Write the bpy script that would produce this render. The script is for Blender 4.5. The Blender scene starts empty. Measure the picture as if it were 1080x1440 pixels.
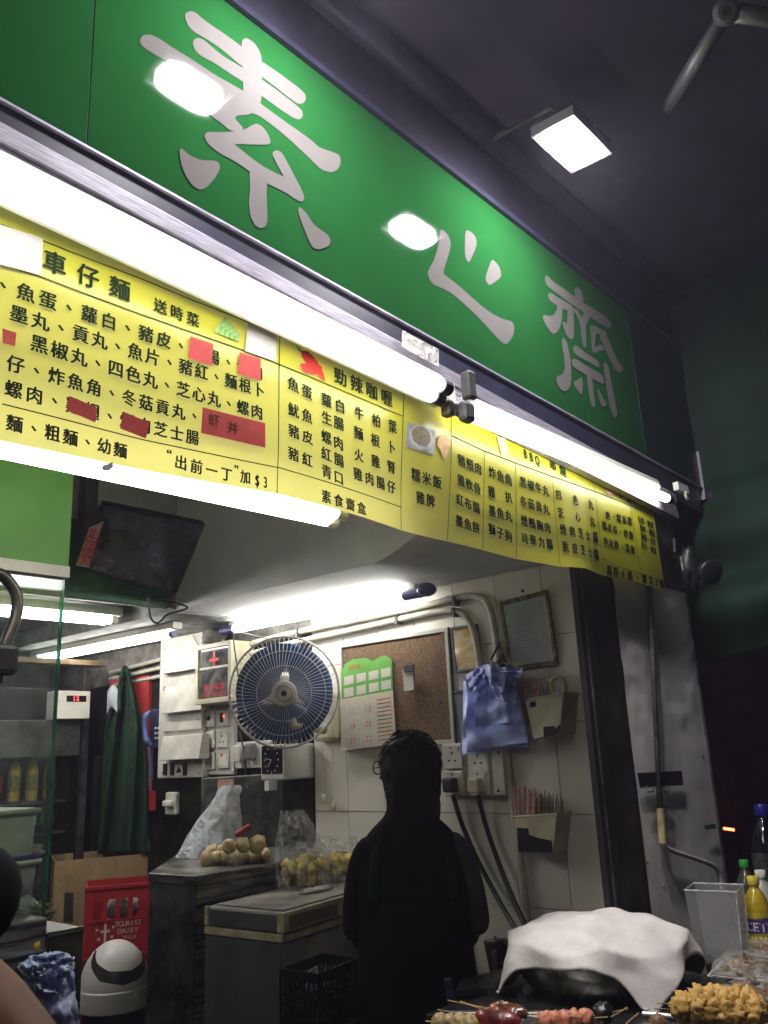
import bpy, math, random
from mathutils import Vector, Matrix, noise
random.seed(7)
S = bpy.context.scene
COL = S.collection
CAM = 1.6            # camera height above the street
FLOOR = 0.14         # shop floor, one low step up

# ---------------------------------------------------------------- camera
YAW, PITCH, ROLL, FPX = 0.714474187, 0.272491482, -0.0460251406, 1206.96537
_F = Vector((math.cos(YAW)*math.cos(PITCH), math.sin(YAW)*math.cos(PITCH), math.sin(PITCH)))
_r = Vector((math.sin(YAW), -math.cos(YAW), 0)); _u = _r.cross(_F)
_R = math.cos(ROLL)*_r + math.sin(ROLL)*_u
_U = -math.sin(ROLL)*_r + math.cos(ROLL)*_u
cam = bpy.data.cameras.new('camera'); camo = bpy.data.objects.new('camera', cam); COL.objects.link(camo)
camo.matrix_world = Matrix(((_R.x,_U.x,-_F.x,0),(_R.y,_U.y,-_F.y,0),(_R.z,_U.z,-_F.z,CAM),(0,0,0,1)))
cam.sensor_fit = 'HORIZONTAL'; cam.sensor_width = 36; cam.lens = 36*FPX/1080
cam.clip_start = 0.02; cam.clip_end = 300
S.camera = camo
# ---------------------------------------------------------------- night world
w = bpy.data.worlds.new('World'); S.world = w; w.use_nodes = True
bg = w.node_tree.nodes['Background']; bg.inputs[0].default_value = (0.36, 0.27, 0.48, 1); bg.inputs[1].default_value = 0.055
S.view_settings.view_transform = 'Standard'; S.view_settings.look = 'None'
S.view_settings.exposure = 1.08; S.view_settings.gamma = 1
S.cycles.use_denoising = True
S.cycles.max_bounces = 8; S.cycles.transparent_max_bounces = 16
S.cycles.sample_clamp_indirect = 6; S.cycles.caustics_reflective = False; S.cycles.caustics_refractive = False
TUBE_L = 7.5; FLOOD_L = 195.0

# ---------------------------------------------------------------- measuring helpers (photo pixel -> point on a real plane)
def ray(px, py):
    a = (px-540)/FPX; b = -(py-720)/FPX
    return _R*a + _U*b + _F
def PX(px, py, x): d = ray(px,py); d = d*(x/d.x); return Vector((d.x,d.y,d.z+CAM))
def PY(px, py, y): d = ray(px,py); d = d*(y/d.y); return Vector((d.x,d.y,d.z+CAM))
def PZ(px, py, z): d = ray(px,py); d = d*((z-CAM)/d.z); return Vector((d.x,d.y,d.z+CAM))
def PT(px, py, t): d = ray(px,py)*t; return Vector((d.x,d.y,d.z+CAM))

# ---------------------------------------------------------------- materials
_mats = {}
def mat(name, col=(.5,.5,.5), rough=.5, metal=0, var=0.12, vs=8, bump=0, bs=40, emit=0, spec=.5, coat=0, trans=0, alpha=1, col2=None, lo=.4, hi=.65, rv=.0, ior=1.45, stretch=None, sss=0, cro=.03):
    if name in _mats: return _mats[name]
    m = bpy.data.materials.new(name); m.use_nodes = True; nt = m.node_tree; N = nt.nodes; L = nt.links
    b = N['Principled BSDF']; b.inputs['Roughness'].default_value = rough; b.inputs['Metallic'].default_value = metal
    b.inputs['Specular IOR Level'].default_value = spec; b.inputs['Coat Weight'].default_value = coat; b.inputs['Coat Roughness'].default_value = cro
    b.inputs['Transmission Weight'].default_value = trans; b.inputs['Alpha'].default_value = alpha; b.inputs['IOR'].default_value = ior
    c = (*col, 1)
    tc = N.new('ShaderNodeTexCoord'); mp = N.new('ShaderNodeMapping'); L.new(tc.outputs['Object'], mp.inputs['Vector'])
    if stretch: mp.inputs['Scale'].default_value = stretch
    if var or col2:
        n = N.new('ShaderNodeTexNoise'); n.inputs['Scale'].default_value = vs; n.inputs['Detail'].default_value = 6; n.inputs['Roughness'].default_value = .65
        L.new(mp.outputs[0], n.inputs['Vector'])
        r = N.new('ShaderNodeValToRGB'); L.new(n.outputs['Fac'], r.inputs[0])
        r.color_ramp.elements[0].position = lo; r.color_ramp.elements[1].position = hi
        c2 = (*col2, 1) if col2 else (*[max(0, x*(1-2.2*var)) for x in col], 1)
        r.color_ramp.elements[0].color = c2; r.color_ramp.elements[1].color = c
        L.new(r.outputs[0], b.inputs['Base Color'])
        if rv:
            mr = N.new('ShaderNodeMapRange'); mr.inputs['From Min'].default_value = .3; mr.inputs['From Max'].default_value = .7
            mr.inputs['To Min'].default_value = max(0,rough-rv); mr.inputs['To Max'].default_value = rough+rv
            L.new(n.outputs['Fac'], mr.inputs[0]); L.new(mr.outputs[0], b.inputs['Roughness'])
    else: b.inputs['Base Color'].default_value = c
    if bump:
        n2 = N.new('ShaderNodeTexNoise'); n2.inputs['Scale'].default_value = bs; n2.inputs['Detail'].default_value = 4
        L.new(mp.outputs[0], n2.inputs['Vector'])
        bp = N.new('ShaderNodeBump'); bp.inputs['Strength'].default_value = min(1, bump*20); bp.inputs['Distance'].default_value = bump*.1
        L.new(n2.outputs['Fac'], bp.inputs['Height']); L.new(bp.outputs[0], b.inputs['Normal'])
    if emit: b.inputs['Emission Color'].default_value = c; b.inputs['Emission Strength'].default_value = emit
    if sss: b.inputs['Subsurface Weight'].default_value = sss; b.inputs['Subsurface Radius'].default_value = (.01,.006,.004)
    _mats[name] = m; return m
def film(name, tint=(.9,.93,.97), op=.25, rough=.2, bs=30, bump=.03, clear=.12):
    """thin translucent plastic: part see-through, part milky, with glossy creases"""
    if name in _mats: return _mats[name]
    m = bpy.data.materials.new(name); m.use_nodes = True; nt = m.node_tree; N = nt.nodes; L = nt.links
    out = N['Material Output']; b = N['Principled BSDF']; b.inputs['Base Color'].default_value = (*tint,1); b.inputs['Roughness'].default_value = rough
    t = N.new('ShaderNodeBsdfTransparent'); mx = N.new('ShaderNodeMixShader')
    n = N.new('ShaderNodeTexNoise'); n.inputs['Scale'].default_value = bs; n.inputs['Distortion'].default_value = 1.2
    tc = N.new('ShaderNodeTexCoord'); L.new(tc.outputs['Object'], n.inputs['Vector'])
    bp = N.new('ShaderNodeBump'); bp.inputs['Strength'].default_value = .8; bp.inputs['Distance'].default_value = bump
    L.new(n.outputs['Fac'], bp.inputs['Height']); L.new(bp.outputs[0], b.inputs['Normal'])
    r = N.new('ShaderNodeMapRange'); L.new(n.outputs['Fac'], r.inputs[0]); r.inputs[1].default_value=.35; r.inputs[2].default_value=.7
    r.inputs[3].default_value = max(0,op-clear); r.inputs[4].default_value = min(1,op+clear)
    L.new(r.outputs[0], mx.inputs[0]); L.new(t.outputs[0], mx.inputs[1]); L.new(b.outputs[0], mx.inputs[2]); L.new(mx.outputs[0], out.inputs[0])
    _mats[name] = m; return m

# ---------------------------------------------------------------- mesh builder
ORG = {}
def org(o): return ORG[o.name] if o else Vector((0,0,0))
def tag(o, label=None, cat=None, group=None, kind=None):
    if label: o['label'] = label
    if cat: o['category'] = cat
    if group: o['group'] = group
    if kind: o['kind'] = kind
    return o
def thing(name, label, cat, loc, group=None):
    o = bpy.data.objects.new(name, None); COL.objects.link(o); o.location = loc; o.empty_display_size = .05
    ORG[o.name] = Vector(loc); return tag(o, label, cat, group)
class B:
    def __init__(s): s.v = []; s.f = []
    def add(s, vs, fs):
        k = len(s.v); s.v += [Vector(v) for v in vs]; s.f += [tuple(i+k for i in f) for f in fs]; return s
    def hexa(s, p):   # 8 corners: bottom loop 0-3, top loop 4-7
        return s.add(p, [(3,2,1,0),(4,5,6,7),(0,1,5,4),(1,2,6,5),(2,3,7,6),(3,0,4,7)])
    def box(s, a, b):
        x0,x1=sorted((a[0],b[0])); y0,y1=sorted((a[1],b[1])); z0,z1=sorted((a[2],b[2]))
        return s.hexa([(x0,y0,z0),(x1,y0,z0),(x1,y1,z0),(x0,y1,z0),(x0,y0,z1),(x1,y0,z1),(x1,y1,z1),(x0,y1,z1)])
    def obox(s, c, ax, ay, az, sx, sy, sz):   # centre, three axes, full sizes
        c=Vector(c); ax=Vector(ax).normalized()*sx/2; ay=Vector(ay).normalized()*sy/2; az=Vector(az).normalized()*sz/2
        return s.hexa([c-ax-ay-az,c+ax-ay-az,c+ax+ay-az,c-ax+ay-az,c-ax-ay+az,c+ax-ay+az,c+ax+ay+az,c-ax+ay+az])
    def slab(s, poly, d):   # polygon pushed along vector d
        n=len(poly); P=[Vector(p) for p in poly]; d=Vector(d)
        return s.add(P+[p+d for p in P], [tuple(range(n))[::-1], tuple(range(n,2*n))]+[(i,(i+1)%n,n+(i+1)%n,n+i) for i in range(n)])
    def tube(s, pts, r, n=8, caps=True, closed=False):
        P=[Vector(p) for p in pts]; k=len(P); rs=r if isinstance(r,(list,tuple)) else [r]*k
        up=Vector((0,0,1)); rings=[]; prev=None
        for i,p in enumerate(P):
            if closed: d=P[(i+1)%k]-P[i-1]
            else: d=P[min(i+1,k-1)]-P[max(i-1,0)]
            d=d.normalized() if d.length>1e-9 else Vector((0,0,1))
            if prev is None:
                a=d.orthogonal().normalized() if abs(d.z)>.95 else d.cross(up).normalized()
            else:
                a=(prev-d*prev.dot(d)); a=a.normalized() if a.length>1e-6 else d.orthogonal().normalized()
            prev=a; b=d.cross(a)
            rings.append([p+(a*math.cos(2*math.pi*j/n)+b*math.sin(2*math.pi*j/n))*rs[i] for j in range(n)])
        vs=[v for q in rings for v in q]; fs=[]
        for i in range(k if closed else k-1):
            i2=(i+1)%k
            for j in range(n):
                j2=(j+1)%n; fs.append((i*n+j,i*n+j2,i2*n+j2,i2*n+j))
        if caps and not closed: fs+= [tuple(range(n))[::-1], tuple((k-1)*n+j for j in range(n))]
        return s.add(vs,fs)
    def lathe(s, prof, c, axis=(0,0,1), n=24, caps=True):   # prof: (radius, height along axis)
        c=Vector(c); ax=Vector(axis).normalized(); a=ax.orthogonal().normalized(); b=ax.cross(a); vs=[]; fs=[]; k=len(prof)
        for r,h in prof:
            vs+=[c+ax*h+(a*math.cos(2*math.pi*j/n)+b*math.sin(2*math.pi*j/n))*max(r,1e-5) for j in range(n)]
        for i in range(k-1):
            for j in range(n):
                j2=(j+1)%n; fs.append((i*n+j,i*n+j2,(i+1)*n+j2,(i+1)*n+j))
        if caps: fs+=[tuple(range(n))[::-1], tuple((k-1)*n+j for j in range(n))]
        return s.add(vs,fs)
    def ball(s, c, r, n=12, m=8, lump=0, ls=20, sc=(1,1,1), seed=0):
        c=Vector(c); vs=[]; fs=[]
        for i in range(m+1):
            th=math.pi*i/m
            for j in range(n):
                ph=2*math.pi*j/n; d=Vector((math.sin(th)*math.cos(ph),math.sin(th)*math.sin(ph),math.cos(th)))
                q_=Vector((seed,seed*2.3,0)); k=1+lump*(noise.noise(d*ls*.1+q_)+.45*noise.noise(d*ls*.26+q_)+.2*noise.noise(d*ls*.6+q_))
                vs.append(c+Vector((d.x*sc[0],d.y*sc[1],d.z*sc[2]))*r*k)
        for i in range(m):
            for j in range(n):
                j2=(j+1)%n; fs.append((i*n+j,(i+1)*n+j,(i+1)*n+j2,i*n+j2))
        return s.add(vs,fs)
    def grid(s, fn, nu, nv, closed_u=False):
        vs=[fn(i/nu, j/nv) for i in range(nu+(0 if closed_u else 1)) for j in range(nv+1)]
        fs=[]; w=nv+1; K=nu if closed_u else nu+1
        for i in range(nu):
            i2=(i+1)%K
            for j in range(nv): fs.append((i*w+j,i2*w+j,i2*w+j+1,i*w+j+1))
        return s.add(vs,fs)
    def go(s, name, m, parent=None, label=None, cat=None, group=None, kind=None, smooth=False, bevel=0, solid=0, subd=0, mesh=None, origin=None, ang=None):
        if mesh is None:
            lo=Vector([min(v[i] for v in s.v) for i in range(3)]); hi=Vector([max(v[i] for v in s.v) for i in range(3)])
            c=Vector(((lo.x+hi.x)/2,(lo.y+hi.y)/2, lo.z if parent is None else (lo.z+hi.z)/2)) if origin is None else Vector(origin)
            me=bpy.data.meshes.new(name); me.from_pydata([v-c for v in s.v],[],s.f); me.update(); me.materials.append(m)
            if smooth:
                me.polygons.foreach_set('use_smooth',[True]*len(me.polygons))
        o=bpy.data.objects.new(name, me); COL.objects.link(o)
        if parent: o.parent=parent
        o.location=c-org(parent); ORG[o.name]=c
        if smooth and ang:
            try: me.set_sharp_from_angle(angle=math.radians(ang))
            except Exception: pass
        if bevel:
            md=o.modifiers.new('b','BEVEL'); md.width=bevel; md.segments=2; md.limit_method='ANGLE'; md.angle_limit=math.radians(40)
        if solid:
            md=o.modifiers.new('s','SOLIDIFY'); md.thickness=solid; md.offset=0
        if subd:
            md=o.modifiers.new('u','SUBSURF'); md.levels=subd; md.render_levels=subd
        return tag(o,label,cat,group,kind)
def copy_at(src, loc, rot=None, label=None, group=None, scale=None):
    c=src.copy(); COL.objects.link(c); c.location=loc; ORG[c.name]=Vector(loc)
    if rot is not None: c.rotation_euler=rot
    if scale: c.scale=scale
    if label: c['label']=label
    for ch in list(src.children):
        d=ch.copy(); COL.objects.link(d); d.parent=c
        for g in ch.children:
            e=g.copy(); COL.objects.link(e); e.parent=d
    return c
def arc(c, a, b, r, t0, t1, n=12):
    c=Vector(c); return [c+Vector(a)*r*math.cos(t0+(t1-t0)*i/n)+Vector(b)*r*math.sin(t0+(t1-t0)*i/n) for i in range(n+1)]
def smooth_poly(pts, it=2):
    for _ in range(it):
        q=[]
        for i in range(len(pts)):
            a=pts[i]; b=pts[(i+1)%len(pts)]
            q.append((a[0]*.8+b[0]*.2,a[1]*.8+b[1]*.2)); q.append((a[0]*.2+b[0]*.8,a[1]*.2+b[1]*.8))
        pts=q
    return pts
def cr(pts, n=6):   # smooth open curve through points
    P=[Vector(p) for p in pts]; out=[]
    for i in range(len(P)-1):
        p0=P[max(i-1,0)];p1=P[i];p2=P[i+1];p3=P[min(i+2,len(P)-1)]
        for k in range(n):
            t=k/n; out.append(.5*((2*p1)+(p2-p0)*t+(2*p0-5*p1+4*p2-p3)*t*t+(3*p1-p0-3*p2+p3)*t**3))
    return out+[P[-1]]

# ---------------------------------------------------------------- lettering (built-in font -> mesh)
_gl={}
def glyph(ch, bold=0):
    k=(ch,bold)
    if k in _gl: return _gl[k]
    cu=bpy.data.curves.new('g','FONT'); cu.body=ch; cu.size=1; cu.resolution_u=3
    if bold: cu.offset=bold
    o=bpy.data.objects.new('g',cu); me=o.to_mesh()
    r=([tuple(v.co[:2]) for v in me.vertices],[tuple(p.vertices) for p in me.polygons],)
    o.to_mesh_clear(); bpy.data.objects.remove(o); bpy.data.curves.remove(cu)
    _gl[k]=r; return r
CJK=lambda c: ord(c)>0x2e80
def text_mesh(b, chars, place):
    """chars: list of (char, bold); place(i,u,v)-> Vector, u,v in em units round the glyph centre"""
    for i,(c,bd) in enumerate(chars):
        if c==' ': continue
        vs,fs=glyph(c,bd)
        if not vs: continue
        if CJK(c): ox,oy=.5,.37
        else:
            xs=[v[0] for v in vs]; ox=(min(xs)+max(xs))/2; oy=.34
        b.add([place(i,v[0]-ox,v[1]-oy) for v in vs],fs)
def flat_text(txt, c, ax, up, h, adv, name, m, parent, bold=0):
    """a straight line of lettering centred on c, on the plane of ax and up"""
    c=Vector(c); ax=Vector(ax).normalized(); up=Vector(up).normalized(); b=B(); n=len(txt)
    text_mesh(b,[(t,bold) for t in txt],lambda i,u,v: c+ax*((i-(n-1)/2)*adv+u*h)+up*v*h)
    return b.go(name,m,parent)
# ================================================================ materials in use
M_GREEN = mat('sign_green',(.009,.064,.015),.6,var=.10,vs=2.2,lo=.3,hi=.7,coat=.15,spec=.0,cro=.045)
M_PALE = mat('sign_letter',(.105,.098,.093),.6,var=.03,coat=.15,spec=.0,cro=.045)
M_DARKTRIM = mat('dark_trim',(.028,.028,.055),.35,metal=.0,var=.2)
M_ALU = mat('aluminium',(.42,.39,.47),.42,metal=.2,var=.2,vs=6,stretch=(3,3,60),rv=.1)
M_STEEL = mat('steel',(.42,.41,.39),.33,metal=1,var=.18,vs=9,rv=.1,bump=.006,bs=90,stretch=(2,2,14))
M_STEELD = mat('greasy_steel',(.13,.12,.115),.36,metal=.5,var=.35,vs=7,rv=.12,bump=.005,bs=40)
M_WHITEP = mat('white_plastic',(.62,.6,.54),.4,var=.12,vs=9)
M_CREAM = mat('cream_plastic',(.58,.54,.38),.45,var=.14,vs=9)
M_BLACK = mat('black_plastic',(.012,.012,.014),.45,var=.1)
M_CEIL = mat('ceiling_paint',(.5,.51,.49),.8,var=.16,vs=4,bump=.02,bs=12,lo=.3,hi=.6)
M_WALLP = mat('grout',(.2,.19,.17),.9,var=.3)
M_TUBE = mat('tube_light',(1,.985,.95),.5,var=0,emit=TUBE_L); M_TUBEI = mat('tube_light_inside',(1,.98,.94),.5,var=0,emit=TUBE_L*2.1)
M_REF = mat('white_enamel',(.78,.76,.66),.35,var=.06,vs=5)
M_RED = mat('red_card',(.55,.02,.03),.5,var=.08)
M_YEL0 = mat('banner_vinyl',(.68,.64,.018),.32,var=.13,vs=3.2,bump=.03,bs=6,col2=(.60,.57,.022),lo=.3,hi=.7,coat=.35,cro=.18)
M_INK = mat('banner_ink',(.012,.028,.008),.7,var=0,spec=.08)
# vinyl lets some light through: mix in a translucent lobe
M_YEL = M_YEL0; _nt=M_YEL.node_tree; _o=_nt.nodes['Material Output']; _tr=_nt.nodes.new('ShaderNodeBsdfTranslucent'); _tr.inputs[0].default_value=(.80,.74,.25,1)
_mx=_nt.nodes.new('ShaderNodeMixShader'); _mx.inputs[0].default_value=.42; _nt.links.new(_nt.nodes['Principled BSDF'].outputs[0],_mx.inputs[1]); _nt.links.new(_tr.outputs[0],_mx.inputs[2]); _nt.links.new(_mx.outputs[0],_o.inputs[0])
M_GREENW = mat('green_paint',(.085,.25,.045),.5,var=.08,vs=5)
M_CORD = mat('black_cord',(.01,.01,.01),.5,var=0)
M_PIPE = mat('conduit_paint',(.5,.47,.38),.5,var=.15,vs=12)

# ================================================================ setting
gr=B().box((-30,-30,-.2),(60,1.6,0)).go('ground',mat('asphalt',(.045,.043,.042),.9,var=.3,bump=.02,bs=60),kind='structure')
fl=B().box((-.6,1.45,.0),(2.6,5.0,FLOOR)).go('floor',mat('floor_tile',(.06,.055,.05),.4,var=.3),kind='structure')
XW=2.6; ZC=CAM+.61
# side wall core with glazed tiles as separate pieces (near stretch) and dark steel cladding beyond
core=B().box((XW+.008,1.40,0),(XW+.2,5.0,3.2)).go('side_wall',M_WALLP,kind='structure')
tm=[mat('wall_tile_%s'%k,c,.28,var=.06,vs=3,bump=.002,bs=6,lo=.3,hi=.7) for k,c in (('a',(.64,.61,.54)),('b',(.61,.58,.51)),('c',(.66,.63,.555)))]
tw,th=.194,.291; y0=1.54-tw; z0=CAM+.07
shared={}
for i in range(0,7):
    for j in range(-5,2):
        ya=y0+i*tw; za=z0+j*th; yb=ya+tw; zb=min(za+th,ZC+.12)
        if ya>2.68: continue
        ya2=max(ya,1.41); yb=min(yb,2.70)
        k=(round(yb-ya2,3),round(zb-za,3)); g=.0016
        src=B().box((XW-.004,ya2+g,za+g),(XW+.008,yb-g,zb-g))
        if k in shared:
            c=Vector(((XW-.004+XW+.008)/2,(ya2+yb)/2,(za+zb)/2)); o=bpy.data.objects.new('tile',shared[k]); COL.objects.link(o); o.parent=core; o.location=c-org(core)
            o.rotation_euler=(0,random.uniform(-.002,.002),random.uniform(-.003,.003))
            o.material_slots[0].link='OBJECT'; o.material_slots[0].material=random.choice(tm)
        else:
            o=src.go('tile',tm[0],core,bevel=.0012); shared[k]=o.data
M_CLAD=mat('dark_cladding',(.045,.042,.04),.38,metal=.6,var=.4,vs=4,rv=.12)
for a,b in ((2.71,3.45),(3.455,4.2),(4.205,5.0)):
    B().box((XW-.006,a,0),(XW+.008,b,CAM+.42)).go('cladding_sheet',M_CLAD,core,bevel=.001)
B().box((-.6,5.0,0),(XW+.2,5.15,3.2)).go('back_wall',mat('back_wall_paint',(.16,.15,.14),.7,var=.3),kind='structure')
B().box((-.75,1.45,0),(-.6,5.15,3.2)).go('left_wall',mat('left_wall_paint',(.3,.3,.27),.7,var=.3),kind='structure')
# upper ceiling, lower soffit over the back, boxed duct along the side wall
B().box((-.6,1.32,CAM+1.15),(XW+.2,5.15,CAM+1.3)).go('ceiling',M_CEIL,kind='structure')
B().box((-.6,3.12,CAM+.68),(XW,5.0,CAM+.74)).go('lower_ceiling',mat('ceiling_grey',(.3,.3,.28),.7,var=.3,vs=5),kind='structure')
gb=B().box((-.6,3.03,CAM+.63),(2.08,3.11,CAM+.93)).go('ceiling_beam',mat('beam_green',(.03,.15,.035),.5,var=.2,vs=6),kind='structure')
B().tube([(-.6,3.03,CAM+.635),(2.08,3.03,CAM+.635)],.018,8).go('beam_edge',mat('beam_edge_green',(.12,.26,.15),.4,var=.2),gb)
B().box((-.6,3.04,CAM+.935),(2.6,3.11,CAM+1.15)).go('beam_upper',M_CEIL,gb)
def zedge(y):
    if y>=1.9: return .61
    t=min(1,(1.9-y)/.5); return .61+.16*t*t*(3-2*t)
def soff(u,v):   # boxed duct: side face and underside, rising towards the street
    y=3.0-u*1.55
    e=zedge(y)+.004*noise.noise(Vector((y*6,1,0)))
    if v<.5: k=v/.5; return Vector((2.10+.0*k, y, CAM+1.15+(e-1.15)*k))
    k=(v-.5)/.5; zz=e+(.605-e)*min(1,k*1.2)
    return Vector((2.10+(XW-2.10)*k, y, CAM+zz))
b=B().grid(soff,40,12); 
b.add([(2.10,3.0,CAM+.61),(XW,3.0,CAM+.61),(XW,3.0,CAM+1.15),(2.10,3.0,CAM+1.15)],[(0,1,2,3)])
b.go('soffit',mat('soffit_paint',(.74,.75,.73),.75,var=.10,vs=3,bump=.02,bs=9,lo=.3,hi=.6),kind='structure')
# ceiling above the side wall behind the duct
B().box((2.08,3.0,CAM+.60),(XW,5.0,CAM+.675)).go('wall_ledge',mat('ledge_paint',(.3,.3,.28),.8,var=.3),kind='structure')

# ---- pillar on the right, opening edge
PYL=1.25
pil=B().box((2.475,PYL+.004,0),(3.125,PYL+.022,CAM+.8)).box((2.63,PYL+.023,0),(3.12,PYL+.15,CAM+.8)).go('pillar',M_STEELD,label='stainless clad pillar with hammered steel sheet beside the shop opening',cat='pillar')
def ham(u,v):
    x=2.541+u*.581; z=.3+v*(CAM+.52-.3)
    p=Vector((x*1.0,z*1.3,0)); k=max(0,min(1,(z-(CAM-.05))/.35))
    dz=.010*noise.noise(p*7)+.006*noise.noise(p*15)
    dz=dz*(.12+1.3*k)+.003*noise.noise(Vector((x*1.5,z*2,4)))
    return Vector((x,PYL-.003-max(-.002,dz)*.55-.004,z))
M_HAM=mat('dull_sheet',(.74,.71,.67),.40,metal=.15,var=.22,vs=7,rv=.12,bump=.02,bs=24,col2=(.60,.57,.53),lo=.35,hi=.65)
B().grid(ham,60,160).go('steel_sheet',M_HAM,pil,smooth=True)
B().box((3.126,PYL-.012,0),(3.138,PYL+.01,CAM+.52)).go('sheet_edge',M_STEELD,pil)
jamb=B().box((2.275,PYL-.02,0),(2.355,PYL-.002,CAM+.9)).go('shutter_guide',M_BLACK,label='black roller shutter guide rail at the edge of the tiled wall',cat='shutter rail')
B().box((2.300,PYL-.024,0),(2.309,PYL-.0195,CAM+.9)).go('guide_slot',M_STEELD,jamb)
# rounded dark steel column fairing between guide and sheet
pts=[(2.356,PYL+.02)]+[(2.356+.185*(1-math.cos(t)),PYL+.024-.026*math.sin(t)) for t in [i*math.pi/2/10 for i in range(11)]]
b=B(); n=len(pts)
b.add([(x,y,0) for x,y in pts]+[(x,y,CAM+.9) for x,y in pts],[(i,i+1,n+i+1,n+i) for i in range(n-1)])
b.go('column_cladding',mat('dark_column',(.06,.055,.052),.45,metal=.5,var=.3,vs=5),pil,smooth=True)
for px,py in ((910,1213),(933,1246),(988,1062),(963,905),(1016,1225)):
    q=PY(px,py,PYL-.008); B().lathe([(.004,0),(.003,.003)],q,(0,-1,0),8).go('rivet',M_STEEL,pil,smooth=True)

# ---- sign fascia
YS=1.2
def SP(px,py): p=PY(px,py,YS); return p.x,p.z
def prism_xz(poly,y0_,y1_): return B().slab([(x,y0_,z) for x,z in poly],(0,y1_-y0_,0))
sb=lambda x: CAM+YS*.871+(x/YS-.402)*(.815-.871)/(2.338-.402)*YS   # bottom line of the panels
stp=lambda x: CAM+YS*1.318+(x/YS-1.0)*(-.012)*YS
xs=[-.9,.636,2.835,3.33]
sign=thing('shop_sign','long green shop signboard with three large pale characters above the tube lights','sign',(1.6,YS,sb(1.6)))
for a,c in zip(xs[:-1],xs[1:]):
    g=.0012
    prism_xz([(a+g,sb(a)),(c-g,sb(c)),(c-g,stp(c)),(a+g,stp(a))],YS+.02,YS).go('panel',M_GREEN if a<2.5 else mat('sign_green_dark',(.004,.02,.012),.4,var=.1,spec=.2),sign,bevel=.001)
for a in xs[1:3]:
    prism_xz([(a-.0011,sb(a)),(a+.0011,sb(a)),(a+.0011,stp(a)),(a-.0011,stp(a))],YS+.012,YS+.002).go('seam',M_ALU,sign)
prism_xz([(-.9,stp(-.9)+.002),(3.33,stp(3.33)+.002),(3.33,stp(3.33)+.02),(-.9,stp(-.9)+.02)],YS+.02,YS-.012).go('top_trim',M_DARKTRIM,sign)
prism_xz([(-.9,sb(-.9)-.006),(3.33,sb(3.33)-.006),(3.33,sb(3.33)-.001),(-.9,sb(-.9)-.001)],YS+.02,YS-.006).go('bottom_bead',M_ALU,sign)
prism_xz([(-.9,sb(-.9)-.095),(3.3,sb(3.3)-.11),(3.3,sb(3.3)-.007),(-.9,sb(-.9)-.007)],YS+.05,YS+.001).go('lower_fascia',M_DARKTRIM,sign)
B().box((3.33,YS-.01,sb(3.3)-.05),(3.334,YS+.22,stp(3.3)+.02)).go('end_trim',M_ALU,sign)
B().box((3.352,YS-.03,sb(3.3)-.08),(3.36,YS+.2,stp(3.3))).go('end_trim',M_DARKTRIM,sign)
A=lambda L,ox,oy,s:[(ox+x/s,oy+y/s) for x,y in L]
def A1(L): return A(L,190,0,3.6)
def A2(L): return A(L,190,160,3.6)
def C1(L): return A(L,590,310,7.2)
def D1(L): return A(L,750,370,6.26)
ch1=[A1([(250,78),(258,64),(285,57),(310,68),(335,92),(380,125),(440,165),(520,222),(600,290),(660,325),(740,380),(840,455),(862,480),(864,505),(850,524),(825,528),(790,505),(720,450),(640,388),(540,338),(430,245),(370,205),(300,165),(268,135),(255,105)]),
 A1([(288,215),(300,198),(320,192),(350,205),(400,250),(450,290),(545,345),(640,405),(700,445),(810,530),(845,560),(848,590),(830,608),(800,600),(740,560),(640,488),(545,415),(480,375),(400,320),(330,285),(300,255)]),
 A1([(20,205),(35,180),(70,175),(110,190),(200,250),(300,310),(400,380),(550,462),(640,530),(720,590),(895,713),(930,748),(1000,771),(1035,786),(1040,826),(1025,861),(990,876),(940,861),(880,801),(800,726),(720,656),(620,582),(540,560),(440,500),(340,425),(240,350),(170,318),(100,280),(55,252),(25,225)]),
 A1([(537,215),(545,198),(565,195),(600,215),(630,260),(640,310),(640,400),(638,520),(600,575),(550,560),(545,480),(545,400),(540,310)]),
 A1([(333,508),(340,540),(360,572),(430,622),(485,668),(556,660),(490,588),(590,582),(610,530),(540,490),(470,480),(400,495),(360,518)]),
 A2([(346,112),(362,93),(420,95),(485,93),(555,82),(590,58),(615,50),(645,68),(672,105),(688,158),(600,158),(497,153),(470,190),(400,185),(362,150)]),
 A2([(362,148),(430,130),(497,153),(560,205),(630,258),(700,298),(752,320),(800,360),(850,420),(845,448),(815,440),(760,400),(667,355),(620,330),(575,292),(500,240),(420,200)]),
 A2([(690,205),(700,190),(720,187),(742,200),(780,270),(850,405),(854,435),(838,450),(805,425),(765,350),(745,310),(712,250)]),
 A2([(575,290),(620,270),(667,330),(662,400),(668,540),(660,570),(638,583),(605,570),(580,520),(572,450),(580,380)]),
 A2([(220,190),(232,175),(270,210),(330,238),(400,238),(422,250),(428,280),(400,330),(355,380),(325,387),(290,370),(255,320),(230,260)]),
 A2([(820,485),(832,473),(860,500),(905,570),(970,610),(987,640),(980,670),(930,690),(895,680),(870,630),(835,540)])]
ch2=[C1([(205,100),(225,92),(265,120),(300,175),(315,230),(300,320),(265,430),(232,535),(300,590),(400,665),(520,775),(640,880),(740,950),(840,1000),(930,1020),(955,1060),(955,1130),(935,1190),(890,1250),(860,1255),(810,1220),(700,1100),(560,950),(430,830),(310,730),(210,680),(150,660),(100,610),(75,530),(95,490),(140,410),(180,280),(200,180)]),
 C1([(460,110),(480,98),(530,125),(565,170),(577,240),(555,310),(510,410),(490,428),(460,385),(453,300)]),
 C1([(725,405),(740,400),(775,430),(810,480),(823,540),(818,580),(760,625),(710,658),(690,650),(660,600),(680,520)])]
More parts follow.
